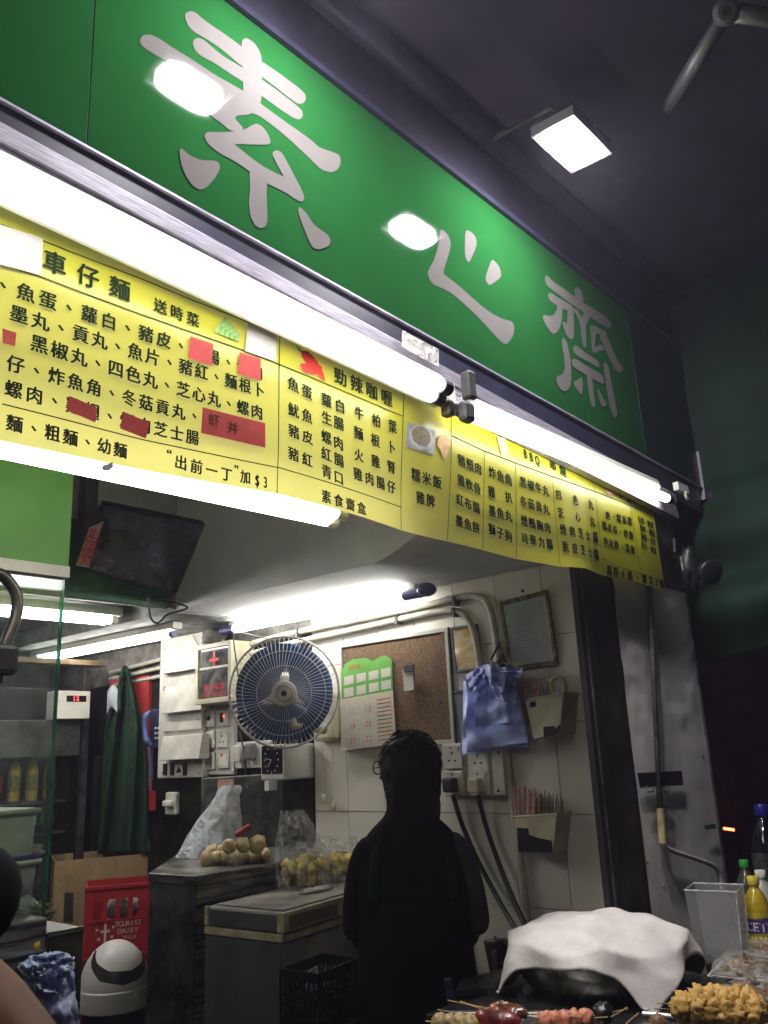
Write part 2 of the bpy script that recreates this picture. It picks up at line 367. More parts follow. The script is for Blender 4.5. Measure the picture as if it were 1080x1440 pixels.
ch3=[D1(L) for L in ([(100,140),(105,115),(125,112),(155,150),(220,195),(300,250),(345,285),(440,350),(520,400),(620,460),(680,520),(682,570),(650,570),(580,530),(490,470),(380,390),(330,360),(250,300),(170,240),(125,205),(103,170)],
 [(360,240),(365,215),(385,208),(415,235),(435,290),(440,345),(400,380),(350,350),(365,290)],
 [(127,290),(130,268),(155,262),(190,290),(260,330),(350,380),(330,430),(250,400),(210,378),(160,345),(135,320)],
 [(210,370),(255,395),(250,480),(235,560),(210,605),(180,628),(150,610),(110,550),(85,500),(78,465),(100,458),(140,470),(180,455),(205,410)],
 [(298,410),(350,385),(352,450),(355,560),(352,640),(345,672),(320,670),(290,640),(265,570),(250,520),(265,515),(295,540)],
 [(360,392),(385,410),(405,455),(430,490),(442,420),(445,360),(490,440),(485,500),(455,550),(460,640),(462,740),(445,745),(425,700),(410,550),(385,470),(355,430)],
 [(493,555),(510,545),(560,565),(640,605),(645,650),(600,635),(548,615),(538,700),(535,760),(535,800),(512,770),(505,650)],
 [(525,745),(600,712),(622,770),(580,772),(540,800)],
 [(590,595),(640,640),(680,730),(740,870),(785,910),(790,940),(770,965),(735,960),(700,910),(660,830),(610,720),(580,650)],
 [(245,670),(260,658),(290,690),(310,790),(325,880),(330,1000),(325,1080),(300,1120),(270,1135),(230,1110),(205,1060),(195,1010),(210,995),(250,985),(275,930),(265,820),(250,740)],
 [(345,745),(360,725),(385,735),(450,790),(520,830),(570,870),(578,915),(560,920),(480,870),(400,830),(350,790)],
 [(330,870),(340,845),(370,845),(450,900),(560,960),(610,1000),(620,1065),(590,1060),(500,1010),(400,950),(345,915)],
 [(465,980),(515,1010),(525,1150),(542,1250),(530,1272),(510,1265),(490,1200),(470,1050)],
 [(345,1045),(375,1035),(420,1005),(430,1050),(428,1130),(418,1165),(390,1130),(360,1090)],
 [(555,1110),(570,1110),(600,1180),(640,1230),(635,1260),(605,1270),(585,1240),(570,1180)],
 [(610,890),(630,875),(655,910),(680,1050),(710,1200),(735,1330),(720,1365),(700,1360),(670,1280),(645,1150),(625,1000)])]
for ch in (ch1,ch2,ch3):
    b=B()
    for k,st in enumerate(ch):
        q=smooth_poly([SP(*p) for p in st],2)
        e=.0010+.00012*k
        b.add([(x,YS-e,z) for x,z in q],[tuple(range(len(q)))])
    b.go('character',M_PALE,sign)

# ---- aluminium rail under the sign (top line falls slightly to the right)
YR=1.15
rt=lambda x: CAM+YR*(.837-(x/YR-.405)*(.104/2.194))
rail=thing('fascia_rail','grooved aluminium rail running under the green signboard','rail',(1.3,YR,rt(1.3)-.1))
for (x0_,x1_) in ((-.9,1.66),(1.668,2.93)):
    for dz0,dz1,yy in ((0,.034,0),(.0375,.060,.004),(.0635,.092,.0)):
        prism_xz([(x0_,rt(x0_)-dz1),(x1_,rt(x1_)-dz1),(x1_,rt(x1_)-dz0),(x0_,rt(x0_)-dz0)],YR+.03,YR+yy).go('rail_strip',M_ALU,rail,bevel=.0015)
prism_xz([(-.9,rt(-.9)-.09),(2.93,rt(2.93)-.09),(2.93,rt(2.93)-.002),(-.9,rt(-.9)-.002)],YR+.046,YR+.031).go('rail_back',M_BLACK,rail)
p=[PY(*q,YR-.012) for q in ((567,465),(617,491),(617,515),(566,487))]
B().slab(p,(0,.003,0)).go('price_holder',film('clear_holder',(.75,.73,.68),.55,.2),label='small clear plastic holder clipped over the rail under the sign',cat='holder')

# ---- fluorescent fixtures
def fixture(name,label,p0,p1,r=.0135,batten=None,unlit=None,group=None,tubes=((0,0),),cap=.03,capm=None,ends=True,tm_=None):
    p0=Vector(p0);p1=Vector(p1); d=(p1-p0).normalized()
    t=thing(name,label,'tube light',(p0+p1)/2,group)
    for dy,dz in tubes:
        o=Vector((0,dy,dz)) if abs(d.x)>.5 else Vector((dy,0,dz))
        B().tube([p0+o+d*0.0,p0+o+d*.002,p0+o+d*.006,p1+o-d*.006,p1+o-d*.002,p1+o],[r*.55,r*.85,r,r,r*.85,r*.55],14).go('tube',tm_ or M_TUBE,t,smooth=True)
        if ends:
            for q,s in ((p0,-1),(p1,1)):
                B().tube([q+o+d*s*.001,q+o+d*s*cap],r*1.02,12).go('end_cap',capm or M_BLACK,t,bevel=.001,smooth=False)
    if batten:
        (oy,oz,wy,wz)=batten; o=Vector((0,oy,oz)) if abs(d.x)>.5 else Vector((oy,0,oz))
        c=(p0+p1)/2+o; L=(p1-p0).length+.1
        B().obox(c,d,Vector((0,1,0)) if abs(d.x)>.5 else Vector((1,0,0)),(0,0,1),L,wy,wz).go('batten',M_REF,t,bevel=.003)
    return t
YT=1.12
z1=CAM+YT*.738; z2=CAM+YT*.703
xa=1.33*YT
fixture('tube_fixture','double white tube light over the left part of the yellow banner',(xa-1.2,YT-.035,z1+.012),(xa-.02,YT-.035,z1-.022),tubes=((0,0),(.024,-.018)),batten=(.045,.015,.03,.075),r=.0175)
fixture('tube_fixture','double white tube light at the far left end of the yellow banner',(xa-2.5,YT-.035,z1+.03),(xa-1.28,YT-.035,z1+.014),tubes=((0,0),(.024,-.018)),batten=(.045,.015,.03,.075),r=.0175)
pA=PY(650,580,YT); pB=PY(938,701,YT)
t2=fixture('tube_fixture','lit tube light with a white unlit reflector above the right part of the banner',pA,pB,batten=(.085,.05,.02,.03),r=.0145)
dn=(pB-pA).normalized()
B().tube([pA+Vector((.05,.030,.046)),pA+Vector((.06,.030,.047)),pB+Vector((-.03,.030,.047)),pB+Vector((-.015,.030,.046))],[.02,.024,.024,.02],14).go('unlit_tube',mat('milky_tube',(.8,.78,.68),.3,var=.05),t2,smooth=True)
q=PY(966,697,YT); B().lathe([(.016,-.004),(.016,.004)],q,(0,-1,0),16).go('end_bracket',M_REF,t2)
B().lathe([(.007,0),(.007,.003)],q+Vector((0,-.004,0)),(0,-1,0),12).go('bracket_socket',M_BLACK,t2)
B().obox(q+Vector((-.02,.01,.025)),(1,0,0),(0,1,0),(0,0,1),.09,.02,.03).go('bracket_arm',M_REF,t2)
# lamp holders where the two rows meet
h=thing('lamp_holders','grey lamp holder bracket between the two rows of tubes under the rail','bracket',PY(655,560,YT-.03))
B().obox(PY(659,543,YT-.04),(1,0,0),(0,1,0),(0,0,1),.03,.03,.075).go('clamp',mat('grey_rubber',(.09,.09,.085),.5,var=.2),h,bevel=.008)
B().obox(PY(656,580,YT-.04),(1,0,0),(0,1,0),(0,0,1),.04,.03,.05).go('clamp',mat('grey_rubber'),h,bevel=.01)
B().obox(PY(630,575,YT-.01),(1,0,0),(0,1,0),(0,0,1),.026,.03,.04).go('holder',mat('holder_grey',(.16,.15,.10),.5,var=.2),h,bevel=.008)
B().obox(PY(626,548,YT+.02),(1,0,0),(0,1,0),(0,0,1),.07,.01,.05).go('plate',M_REF,h,bevel=.002)
# tubes low behind the banner
YL=1.36
q0=PY(472,724,YL)
M_BLUECAP=mat('blue_cap',(.12,.12,.3),.4,var=.1)
fixture('tube_fixture','double tube light hanging behind the lower edge of the yellow banner',(q0.x-1.22,YL,q0.z-.012),(q0.x-.0,YL,q0.z+.004),tubes=((0,0),(.03,-.012)),batten=(.03,.035,.06,.03),capm=M_REF)
q0=Vector((q0.x-1.3,YL,q0.z-.012))
# interior tubes
fixture('tube_fixture','lit tube under the green beam near the glass screen',(.75,3.30,CAM+.598),(1.98,3.30,CAM+.598),tm_=M_TUBEI,tubes=((0,0),(.04,.0)),r=.017,batten=(.02,.035,.08,.035),capm=M_REF)
pa=ray(55,928); pb=ray(240,892); pa=pa*(.55/pa.z); pb=pb*(.55/pb.z)
fixture('tube_fixture','lit tube above the green apron and electrical boxes',pa+Vector((0,0,CAM)),pb+Vector((0,0,CAM)),tm_=M_TUBEI,r=.016,batten=(0,.035,.05,.03),capm=M_BLUECAP)
pa=ray(330,884); pb=ray(568,838); pa=pa*(.565/pa.z); pb=pb*(.565/pb.z)
t3=fixture('tube_fixture','lit tube along the tiled wall above the fan and cork board',pa+Vector((0,0,CAM)),pb+Vector((0,0,CAM)),tm_=M_TUBEI,r=.019,batten=(.03,.025,.05,.03),capm=M_BLUECAP,cap=.09)
B().ball(PT(600,829,3.0),.035,16,10,sc=(1,1,.7)).go('starter_cup',M_BLUECAP,t3,smooth=True)

# ---- floodlights: position found from the lamp and its mirror image in the sign
def flood(c,label):
    c=Vector(c); t=thing('floodlight',label,'floodlight',c,'floodlights hanging over the signboard')
    ax=Vector((1,0,0)); n=Vector((0,0.03,-1)).normalized(); ay=n.cross(ax)
    s=.222; AS=.60
    b=B()   # frame ring
    o=[c+ax*a*s/2+ay*b2*s/2*AS for a,b2 in((-1,-1),(1,-1),(1,1),(-1,1))]; i_=[c+ax*a*s/2*.84+ay*b2*s/2*AS*.80 for a,b2 in((-1,-1),(1,-1),(1,1),(-1,1))]
    up=-n*.03
    b.add(o+i_+[p+up for p in o]+[p+up for p in i_],[(0,1,5,4),(1,2,6,5),(2,3,7,6),(3,0,4,7),(0,8,9,1),(1,9,10,2),(2,10,11,3),(3,11,8,0),(4,5,13,12),(5,6,14,13),(6,7,15,14),(7,4,12,15)])
    b.go('frame',mat('flood_frame',(.35,.33,.33),.35,metal=.5,var=.1),t,bevel=.002)
    q=smooth_poly([(-.80,-.73),(.80,-.73),(.80,.73),(-.80,.73)],2)
    B().slab([c+n*.012+ax*x*s/2*.96+ay*y*s/2*AS*.98 for x,y in q],-n*.022).go('lens',mat('flood_lens',(1,.97,1.0),.3,var=0,emit=FLOOD_L),t)
    B().obox(c-n*.036,ax,ay,n,s*.9,s*.5,.016).go('housing',M_STEELD,t,bevel=.004)
    b=B()
    for k in range(13): b.obox(c-n*.03+ax*(-.5+k/12)*s*.94,ax,ay,n,.003,s*AS*.98,.03)
    b.go('cooling_fins',M_STEELD,t)
    B().tube([c-n*.06,c-n*.06+Vector((0,.05,.1)),c+Vector((0,.31,.17))],.008,8).go('bracket',M_STEELD,t)
    return t
D0=YS
flood((1.605*D0,.757*D0,1.345*D0+CAM),'square lit floodlight over the middle character of the sign')
flood((.877*D0,.757*D0,1.345*D0+CAM),'square lit floodlight over the first large character of the sign')

# ---- awning over the pavement
M_AWN=mat('awning_cloth',(.045,.030,.060),.85,var=.25,vs=2,bump=.02,bs=5)  # violet cast of lens flare put into the cloth colour
def aw(u,v):
    x=-1.6+u*5.6; y=1.22-v*3.2
    return Vector((x,y,CAM+1.86-.30*v+.012*math.sin(x*9+v*3)*v+.05*noise.noise(Vector((x*1.2,y*1.2,0)))*min(1,v*3)))
awn=B().grid(aw,60,30).go('awning',M_AWN,smooth=True,label='dark cloth awning stretched above the signboard and floodlights',cat='awning')
B().box((-1.6,YS+.02,stp(1)+.02),(3.9,YS+.10,CAM+2.1)).go('head_board',mat('head_board_paint',(.028,.024,.045),.6,var=.2),awn)
B().tube([(-1.6,YS-.02,CAM+1.80),(3.9,YS-.02,CAM+1.80)],.035,12).go('roller',M_DARKTRIM,awn,smooth=True)
M_ARM=mat('arm_paint',(.05,.05,.048),.5,var=.15)
e0=PZ(1022,16,CAM+1.66); e1=PZ(940,150,CAM+1.70); e2=PZ(1120,30,CAM+1.62)
ar=B().tube([e0,e1],.02,10).go('arm_bar',M_ARM,awn,smooth=True)
B().tube([e0,e2],.022,10).go('arm_bar',M_ARM,ar,smooth=True)
n=(Vector((0,0,CAM))-e0).normalized()
B().lathe([(.02,-.02),(.032,-.015),(.032,.015),(.02,.022)],e0,n,20).go('elbow',M_ARM,ar,smooth=True,ang=30)
B().lathe([(.012,.0),(.012,.004)],e0+n*.022,n,12).go('pivot_pin',M_BLACK,ar)
# patches on the awning underside
for k,(px,py,s) in enumerate(()):
    c=ray(px,py); c=c*(1.76/c.z); c.z+=CAM
    B().obox(c,(1,.2,0),(-.2,1,0),(0,0,1),s,s*.8,.004).go('cloth_patch',mat('patch_cloth',(.12,.10,.15),.8,var=.15),awn)
# ---- green tarpaulin at the far end
def tp(u,v):
    y=1.5-u*3.2; x=3.34+.05*math.sin(y*3+2)*v
    zb=.33+.08*math.sin(y*4)+.26*u
    z=CAM+zb+(1.85-zb)*(1-v)
    roll=max(0,(v-.80)/.2); x-= .10*math.sin(roll*math.pi)+.06*noise.noise(Vector((y*2,v*6,3)))+.02*math.sin(v*34+y*3)*(v>.55)
    return Vector((x,y,z))
B().grid(tp,60,70).go('tarpaulin',mat('green_tarp',(.003,.034,.014),.8,var=.25,vs=4,bump=.01,bs=30),smooth=True,solid=.002,label='dark green tarpaulin side curtain hanging beyond the pillar',cat='tarpaulin')
c=PT(968,800,3.02)
t=thing('clamp_light','black clamp with a round cup fixed at the top corner of the pillar','clamp',c)
B().ball(c,.055,16,12,lump=.5,ls=30,sc=(.7,.7,1.3)).go('clamp_body',M_BLACK,t,smooth=True)
B().lathe([(.03,0),(.045,.04),(.038,.045)],PT(990,802,2.95),(-.4,-.6,-.3),16).go('cup',M_BLACK,t,smooth=True)
B().obox(PT(960,793,2.93),(0,0,1),(1,0,0),(0,1,0),.05,.012,.008).go('lever',M_STEEL,t)
B().obox(PT(949,767,2.95),(.2,0,1),(1,0,0),(0,1,0),.05,.012,.008).go('lever',M_BLACK,t)
# dark street beyond
B().box((9,-14,0),(9.6,14,9)).go('street_building',mat('night_wall',(.10,.05,.045),.9,var=.4,vs=1),label='dark building across the street beyond the pillar',cat='building')
t=thing('parked_car','dark parked car with one lit red tail light beyond the pillar','car',PT(1040,1190,7.2)*1)
def carp(v): return v
c=PT(1075,1230,7.6); c.z=0; yv=Vector((0,1,0)); xv=Vector((1,0,0))
prof=[(-.0,.25),(0,.75),(.15,.95),(.9,1.0),(1.35,1.4),(2.6,1.42),(3.1,1.0),(4.1,.85),(4.3,.6),(4.3,.25)]
bx=c+Vector((0,-1.7,0))
B().slab([bx+Vector((x,0,z*1.0)) for x,z in prof],(0,1.65,0)).go('body',mat('car_paint',(.01,.01,.012),.3,var=0,coat=.5),t,bevel=.04)
for x in (.85,3.4):
    for y in (.0,1.65):
        w_=B().lathe([(.31,-.09),(.33,-.06),(.33,.06),(.31,.09)],bx+Vector((x,y,.33)),(0,1,0),18).go('wheel',M_BLACK,t)
pr=ray(1025,1166); pr=pr*((bx.x-.02)/pr.x); pr.z+=CAM
B().obox(pr,(0,1,.12),(1,0,0),(0,-.12,1),.10,.02,.022).go('tail_light',mat('tail_red',(1,.06,.02),.4,var=0,emit=9),t,bevel=.006)
# ================================================================ yellow menu banner
YB=1.185
top_l=[(-.5,.704),(.415,.700),(.888,.697),(1.223,.692),(1.6,.688),(2.0,.690),(2.36,.678)]
def interp(L,x):
    if x<=L[0][0]: return L[0][1]
    for (a,b),(c,d) in zip(L[:-1],L[1:]):
        if x<=c: return b+(d-b)*(x-a)/(c-a)
    return L[-1][1]
bot_px=[(0,622),(75,636),(150,650),(270,672),(390,695),(470,717),(565,745),(632,760),(680,773),(725,786),(781,798),(820,800),(854,808),(895,817),(938,834)]
bot_l=[(-.5,.385)]+[((lambda q:(q.x/YB,(q.z-CAM)/YB))(PY(*p,YB))) for p in bot_px]
def wave(x,z):
    k=max(0,min(1,(x-.9)/1.9)); zz=(z-CAM)/YB
    lowk=max(0,min(1,(.70-zz)/.3))
    return (.004*math.sin(x*5.1+1.0)+.008*k*math.sin(x*13+zz*4)+.010*lowk*math.sin(x*7.3+2))*lowk + .0025*noise.noise(Vector((x*6,zz*9,2)))
XB1=2.362*YB
def bn(u,v):
    x=-.35+u*(XB1+.35); k=x/YB
    zt=interp(top_l,k); zb=interp(bot_l,k)
    z=CAM+YB*(zb+(zt+.02-zb)*v)
    if u>.93: x+= .012*(1-v)*(u-.93)/.07
    return Vector((x,YB+wave(x,z),z))
ban=B().grid(bn,330,44).go('menu_banner',M_YEL,smooth=True,label='long yellow vinyl menu banner with black characters below the sign',cat='banner')
def BP(px,py,e=.002):
    p=PY(px,py,YB); return Vector((p.x,YB+wave(p.x,p.z)-e,p.z))
def tl(txt,x0,y0,x1,y1,h,bold=0):
    a=PY(x0,y0,YB); c=PY(x1,y1,YB); n=len(txt)
    mx,my=(x0+x1)/2,(y0+y1)/2
    hh=(PY(mx,my-h/2,YB).z-PY(mx,my+h/2,YB).z)*.98
    # width squeeze if the letters would touch
    adv=(c-a).length/max(1,n-1) if n>1 else hh
    wd=min(hh*.98, adv*.97) if n>1 else hh*.9
    sl=(c-a)
    b=B()
    def place(i,u,v):
        t=i/max(1,n-1); p=a+sl*t
        x=p.x+u*wd; z=p.z+v*hh+ (sl.z/max(.01,sl.x))*u*wd
        return Vector((x,YB+wave(x,z)-.002,z))
    sh_=[(-.010,0),(.010,.0003)] if not bold else [(-.028,0),(0,.0003),(.028,.0006),(0,.0009),(0,.0012)]
    for i,cc,sx_,dy_,sk in [(i,c_,a_,b_,q) for q,(a_,b_) in enumerate(sh_) for i,c_ in enumerate(txt)]:
        if cc==' ': continue
        vs,fs=glyph(cc)
        if not vs: continue
        sz_=(0 if not bold or sk<3 else (.022 if sk==3 else -.022))
        if cc in '、': ox,oy=.2,.09
        elif cc in '“”': ox,oy=.2,.35
        elif CJK(cc): ox,oy=.5,.37
        else: ox,oy=(min(v[0] for v in vs)+max(v[0] for v in vs))/2,.34
        b.add([place(i,v[0]-ox+sx_,v[1]-oy+sz_)-Vector((0,dy_,0)) for v in vs],fs)
    b.go('menu_text',M_INK,ban)
T=[("車仔麵",76,371,167,407,33,.022),("送時菜",224,432,270,450,21,.018),
("、魚蛋、蘿白、豬皮、生腸、青口",3,402,361,524,24),("墨丸、貢丸、魚片、豬紅、麵根卜",25,444,363,549,24),("黑椒丸、四色丸、芝心丸、螺肉",53,486,360,580,24),
("仔、炸魚角、冬菇貢丸、",19,515,273,585,24),("螺肉、雞翅、煙肉芝士腸",16,550,271,615,24),("麵、粗麵、幼麵",17,598,170,633,24),
("“",239,639,240,639,22),("出前一丁",256,650,319,667,21),("”",332,661,333,661,20),("加",345,671,346,671,20),("$3",361,676,372,679,22),
("勁辣咖喱",478,531,543,560,24,.018),("魚蛋",411,542,430,552,20),("魷魚",411,578,430,586,20),("豬皮",411,608,430,616,20),("豬紅",410,640,429,648,20),
("蘿白",458,564,477,572,20),("生腸",458,589,475,596,20),("螺肉",457,616,474,624,20),("紅腸",456,640,474,648,20),("青口",456,665,473,673,20),
("牛",504,582,505,582,19),("柏",529,592,530,592,19),("葉",552,600,553,600,19),("麵根卜",503,610,551,629,19),("火雞腎",503,641,551,657,19),("雞肉腸仔",501,668,551,685,19),
("素食齋盒",455,700,505,716,19),("糯米飯",586,668,615,678,19),("雞脾",593,700,607,704,19),
("BBQ",738,639,754,648,17),("串燒",776,654,790,662,17,.015),
("豬頸肉",648,648,672,659,17),("雞軟骨",648,676,671,687,17),("紅布腸",647,703,670,714,17),("墨魚餅",647,733,670,742,17),
("炸魚角",692,665,714,675,17),("雞 扒",691,692,714,700,17),("墨魚丸",692,719,714,726,17),("獅子狗",692,745,714,754,17),
("黑椒牛丸",734,679,765,691,16),("冬菇貢丸",734,706,765,717,16),("煙鴨胸肉",735,733,766,743,16),("司華力腸",735,758,768,766,16),
("四 色 丸",783,697,831,710,15),("芝 心 丸",785,722,834,733,15),("煙肉芝士腸",787,746,839,755,16),("脆皮芝士腸",789,770,841,779,16),
("早餐",871,694,883,700,15,.02),("飽、糯米雞",855,725,885,733,12),("糯米卷、炒麵",851,739,887,753,12),("炒米粉、菜飯",854,761,890,773,12),
("豆漿、奶茶",899,731,917,739,10),("咖啡、檸茶",902,743,919,751,10),("通粉、公仔",903,755,920,763,10),("多士、餐蛋",903,767,921,775,10),
("腸粉4條、齋菜3個",862,801,930,821,14)]
for t_ in T: tl(t_[0],*t_[1:6],bold=(t_[6] if len(t_)>6 else .010))
M_RULE=M_INK
def rule(pts,w=.0021):
    P=[]
    for a,c in zip(pts[:-1],pts[1:]):
        for k in range(16): P.append((a[0]+(c[0]-a[0])*k/16,a[1]+(c[1]-a[1])*k/16))
    P.append(pts[-1]); V=[PY(*p,YB) for p in P]
    d=(V[-1]-V[0]); d.y=0; d.normalize(); nrm=Vector((-d.z,0,d.x))*w/2; b=B(); vs=[]
    for v in V:
        for s in(-1,1):
            q=v+nrm*s; vs.append(Vector((q.x,YB+wave(q.x,q.z)-.0017,q.z)))
    b.add(vs,[(2*i,2*i+1,2*i+3,2*i+2) for i in range(len(V)-1)]); b.go('rule_line',M_RULE,ban)
for r_ in ([(0,316),(200,394),(393,472),(567,550),(634,579),(720,616),(800,651),(918,703)],[(0,373),(54,389),(200,444),(344,494),(393,513),(566,585)],
 [(0,570),(200,617),(393,659),(566,713)],[(393,470),(391,560),(388,695)],[(567,550),(565,744)],[(634,579),(632,759)],[(635,613),(680,634),(771,669),(837,691),(921,725)],
 [(681,634),(680,772)],[(724,650),(725,785)],[(775,670),(781,797)],[(829,661),(837,692),(845,750),(854,807)],[(886,711),(893,755),(901,802)],[(851,784),(870,795),(936,820)]):
    rule(r_)
def card(q,m,e=.0045,name='paper_card'):
    V=[BP(*p,e) for p in q]; n=6
    return B().grid(lambda u,v: (V[0]*(1-u)+V[1]*u)*(1-v)+(V[3]*(1-u)+V[2]*u)*v,n,n).go(name,m,ban)
Z3=lambda L:[(x/2.7,300+y/2.7) for x,y in L]
M_REDC=mat('red_sticker',(.62,.05,.04),.6,var=.12,vs=20)
for q in ([(715,470),(803,500),(798,583),(708,552)],[(905,530),(985,555),(985,638),(897,610)],[(0,443),(53,460),(47,512),(0,500)],[(255,697),(365,740),(358,797),(245,752)],[(465,753),(568,795),(555,855),(455,818)],[(765,738),(1000,800),(1000,893),(760,835)]):
    card(Z3(q),M_REDC)
M_PAPER=mat('worn_paper',(.62,.60,.58),.6,var=.1,vs=25)
for q in ([(-40,35),(158,100),(150,240),(-40,190)],[(935,418),(1048,455),(1042,565),(925,525)]): card(Z3(q),M_PAPER)
def scrib(txt,x0,y0,x1,y1,h,m=M_INK):
    a=BP(x0,y0,.0055); c=BP(x1,y1,.0055); n=len(txt); hh=(PY(x0,y0-h/2,YB).z-PY(x0,y0+h/2,YB).z); b=B()
    text_mesh(b,[(t,0) for t in txt],lambda i,u,v: a+(c-a)*(i/max(1,n-1))+Vector((u*hh,0,v*hh-u*hh*.0)))
    b.go('handwritten_text',m,ban)
scrib("虾并",299,592,325,603,20)
def flatshape(pts,m,name,e=.002): 
    b=B(); q=smooth_poly(pts,2); b.add([BP(*p,e) for p in q],[tuple(range(len(q)))]); b.go(name,m,ban)
M_CH=mat('chili_red',(.6,.03,.02),.4,var=.1,vs=60); M_VG=mat('leaf_green',(.06,.28,.04),.5,var=.4,vs=80,col2=(.35,.5,.15))
flatshape([(422,493),(432,494),(442,505),(452,520),(457,539),(445,528),(430,512),(423,503)],M_CH,'chili_print',.0032)
flatshape([(419,512),(430,512),(445,513),(452,516),(450,526),(440,528),(425,524)],M_CH,'chili_print',.0036)
flatshape([(414,483),(418,488),(424,494),(421,497),(416,490)],M_VG,'stem_print',.0032)
for k in range(9):
    a=k/8; x=318+a*18; y=444+a*26
    flatshape([(299+a*30,467+a*12),((299+x)/2-1+a*12,455+a*18),(x,y),((305+x)/2+3+a*10,458+a*19),(303+a*30,470+a*12)],(M_VG if k%2 else mat('leaf_pale',(.30,.48,.16),.5,var=.2)),'vegetable_print',.0032+.0002*k)
M_PH=mat('photo_grey',(.45,.47,.47),.5,var=.2,vs=30); M_FD=mat('photo_noodle',(.12,.06,.03),.5,var=.3,vs=150,col2=(.35,.28,.14)); M_WB=mat('bowl_white',(.6,.6,.62),.4,var=.05); M_CK=mat('photo_chicken',(.5,.2,.05),.5,var=.3,vs=120,col2=(.7,.42,.14))
b=B().add([BP(*p,.0032) for p in((572,594),(611,606),(609,640),(571,628))],[(0,1,2,3)]); b.go('food_photo',M_PH,ban)
flatshape([(574,610),(580,600),(592,597),(604,606),(609,620),(603,632),(590,633),(578,624)],M_WB,'bowl_print',.0036)
flatshape([(577,608),(582,601),(592,599),(602,606),(605,618),(600,627),(590,627),(580,620)],M_FD,'noodle_print',.004)
flatshape([(614,617),(618,612),(627,612),(632,622),(630,632),(626,640),(626,648),(621,643),(617,632),(613,626)],M_CK,'chicken_print',.0034)
M_BQ=mat('photo_skewer',(.30,.08,.05),.5,var=.3,vs=140,col2=(.6,.4,.25))
b=B().add([BP(*p,.0032) for p in((697,614),(710,616),(714,639),(704,640))],[(0,1,2,3)]); b.go('skewer_print',M_BQ,ban)
flatshape([(852,686),(858,680),(864,684),(865,692),(858,697),(852,694)],M_BQ,'dim_sum_print',.0034)
# torn tape at the bottom edge
q=[PY(*p,YB-.006) for p in((145,654),(158,650),(160,656),(153,663),(143,660))]; B().slab(q,(0,.002,0)).go('torn_tape',M_PAPER,ban)
# ================================================================ things on the side wall
def wbox(px0,py0,px1,py1,d,x=None):
    """box on the side wall whose front face shows at these pixels (upper left, lower right); returns builder, y0,y1,z0,z1,xf"""
    xf=(XW-.004 if x is None else x)-d
    a=PX(px0,py0,xf); c=PX(px1,py1,xf)
    b=B().box((xf,c.y,c.z),((XW-.004 if x is None else x)-.0005,a.y,a.z)); return b,c.y,a.y,c.z,a.z,xf
UP=Vector((0,0,1)); WR=Vector((0,-1,0))   # reading direction on the side wall
def wt(px,py,d): return PX(px,py,XW-.004-d)
# cork board
bb,ya,yb_,za,zb,xf=wbox(478,906,636,1046,.012)
a=wt(479,906,.012); c=wt(641,1046,.012); ya,yb_,za,zb=c.y,a.y,c.z-.0,a.z
cork=thing('cork_board','brown cork notice board in a pale frame with a calendar pinned to it','notice board',(XW-.01,(ya+yb_)/2,za))
B().box((XW-.014,ya,za),(XW-.0045,yb_,zb)).go('cork_panel',mat('cork',(.19,.115,.062),.9,var=.25,vs=120,bump=.004,bs=200),cork)
fr=mat('board_frame',(.45,.44,.40),.4,var=.1); w_=.016
for A_,C_ in (((ya,za),(ya+w_,zb)),((yb_-w_*.5,za),(yb_,zb)),((ya+w_,za),(yb_-w_*.5,za+w_)),((ya+w_,zb-w_),(yb_-w_*.5,zb))):
    B().box((XW-.022,A_[0],A_[1]),(XW-.0142,C_[0],C_[1])).go('frame',fr,cork,bevel=.002)
for px,py,cc in ((611,917,(.5,.02,.02)),(613,937,(.05,.05,.25)),(620,987,(.05,.05,.25))):
    B().ball(wt(px,py,.02),.005,8,6).go('pin',mat('pin_%d'%px,cc,.3,var=0),cork,smooth=True)
# calendar
def wquad(L,d): return [wt(*p,d) for p in L]
cal=thing('calendar','paper wall calendar for 2018 with a green arched top on the cork board','calendar',wt(520,1055,.02),None)
q=[(481,985),(480,946),(485,934),(497,927),(515,925),(524,930),(533,924),(543,922),(551,928),(553,972)]
B().slab(wquad(q,.0185),(-.0015,0,0)).go('year_sheet',mat('calendar_green',(.12,.36,.06),.6,var=.1),cal)
B().slab(wquad([(478,984),(553,971),(558,1045),(481,1056)],.0205),(-.004,0,0)).go('month_sheet',mat('calendar_paper',(.55,.48,.38),.7,var=.06,vs=30),cal)
M_CELL=mat('calendar_cell',(.48,.46,.40),.7,var=.05,vs=60); M_TXR=mat('calendar_red',(.5,.05,.03),.6,var=0); M_TXG=mat('calendar_ink',(.12,.10,.09),.6,var=0)
def lerp4(L,u,v): return (L[0][0]*(1-u)*(1-v)+L[1][0]*u*(1-v)+L[2][0]*u*v+L[3][0]*(1-u)*v, L[0][1]*(1-u)*(1-v)+L[1][1]*u*(1-v)+L[2][1]*u*v+L[3][1]*(1-u)*v)
Lg=[(482,950),(551,936),(552,970),(482,984)]
for i in range(4):
    for j in range(2):
        u0,u1,v0,v1=i/4+.03,i/4+.22,j/2+.06,j/2+.42
        B().slab(wquad([lerp4(Lg,u0,v0),lerp4(Lg,u1,v0),lerp4(Lg,u1,v1),lerp4(Lg,u0,v1)],.0205),(-.0006,0,0)).go('month_cell',M_CELL,cal)
flat_text("2018",wt(498,938,.0212),WR,UP,.028,.017,'year_text',M_TXR,cal,.01)
Lm=[(480,990),(555,977),(558,1044),(482,1055)]
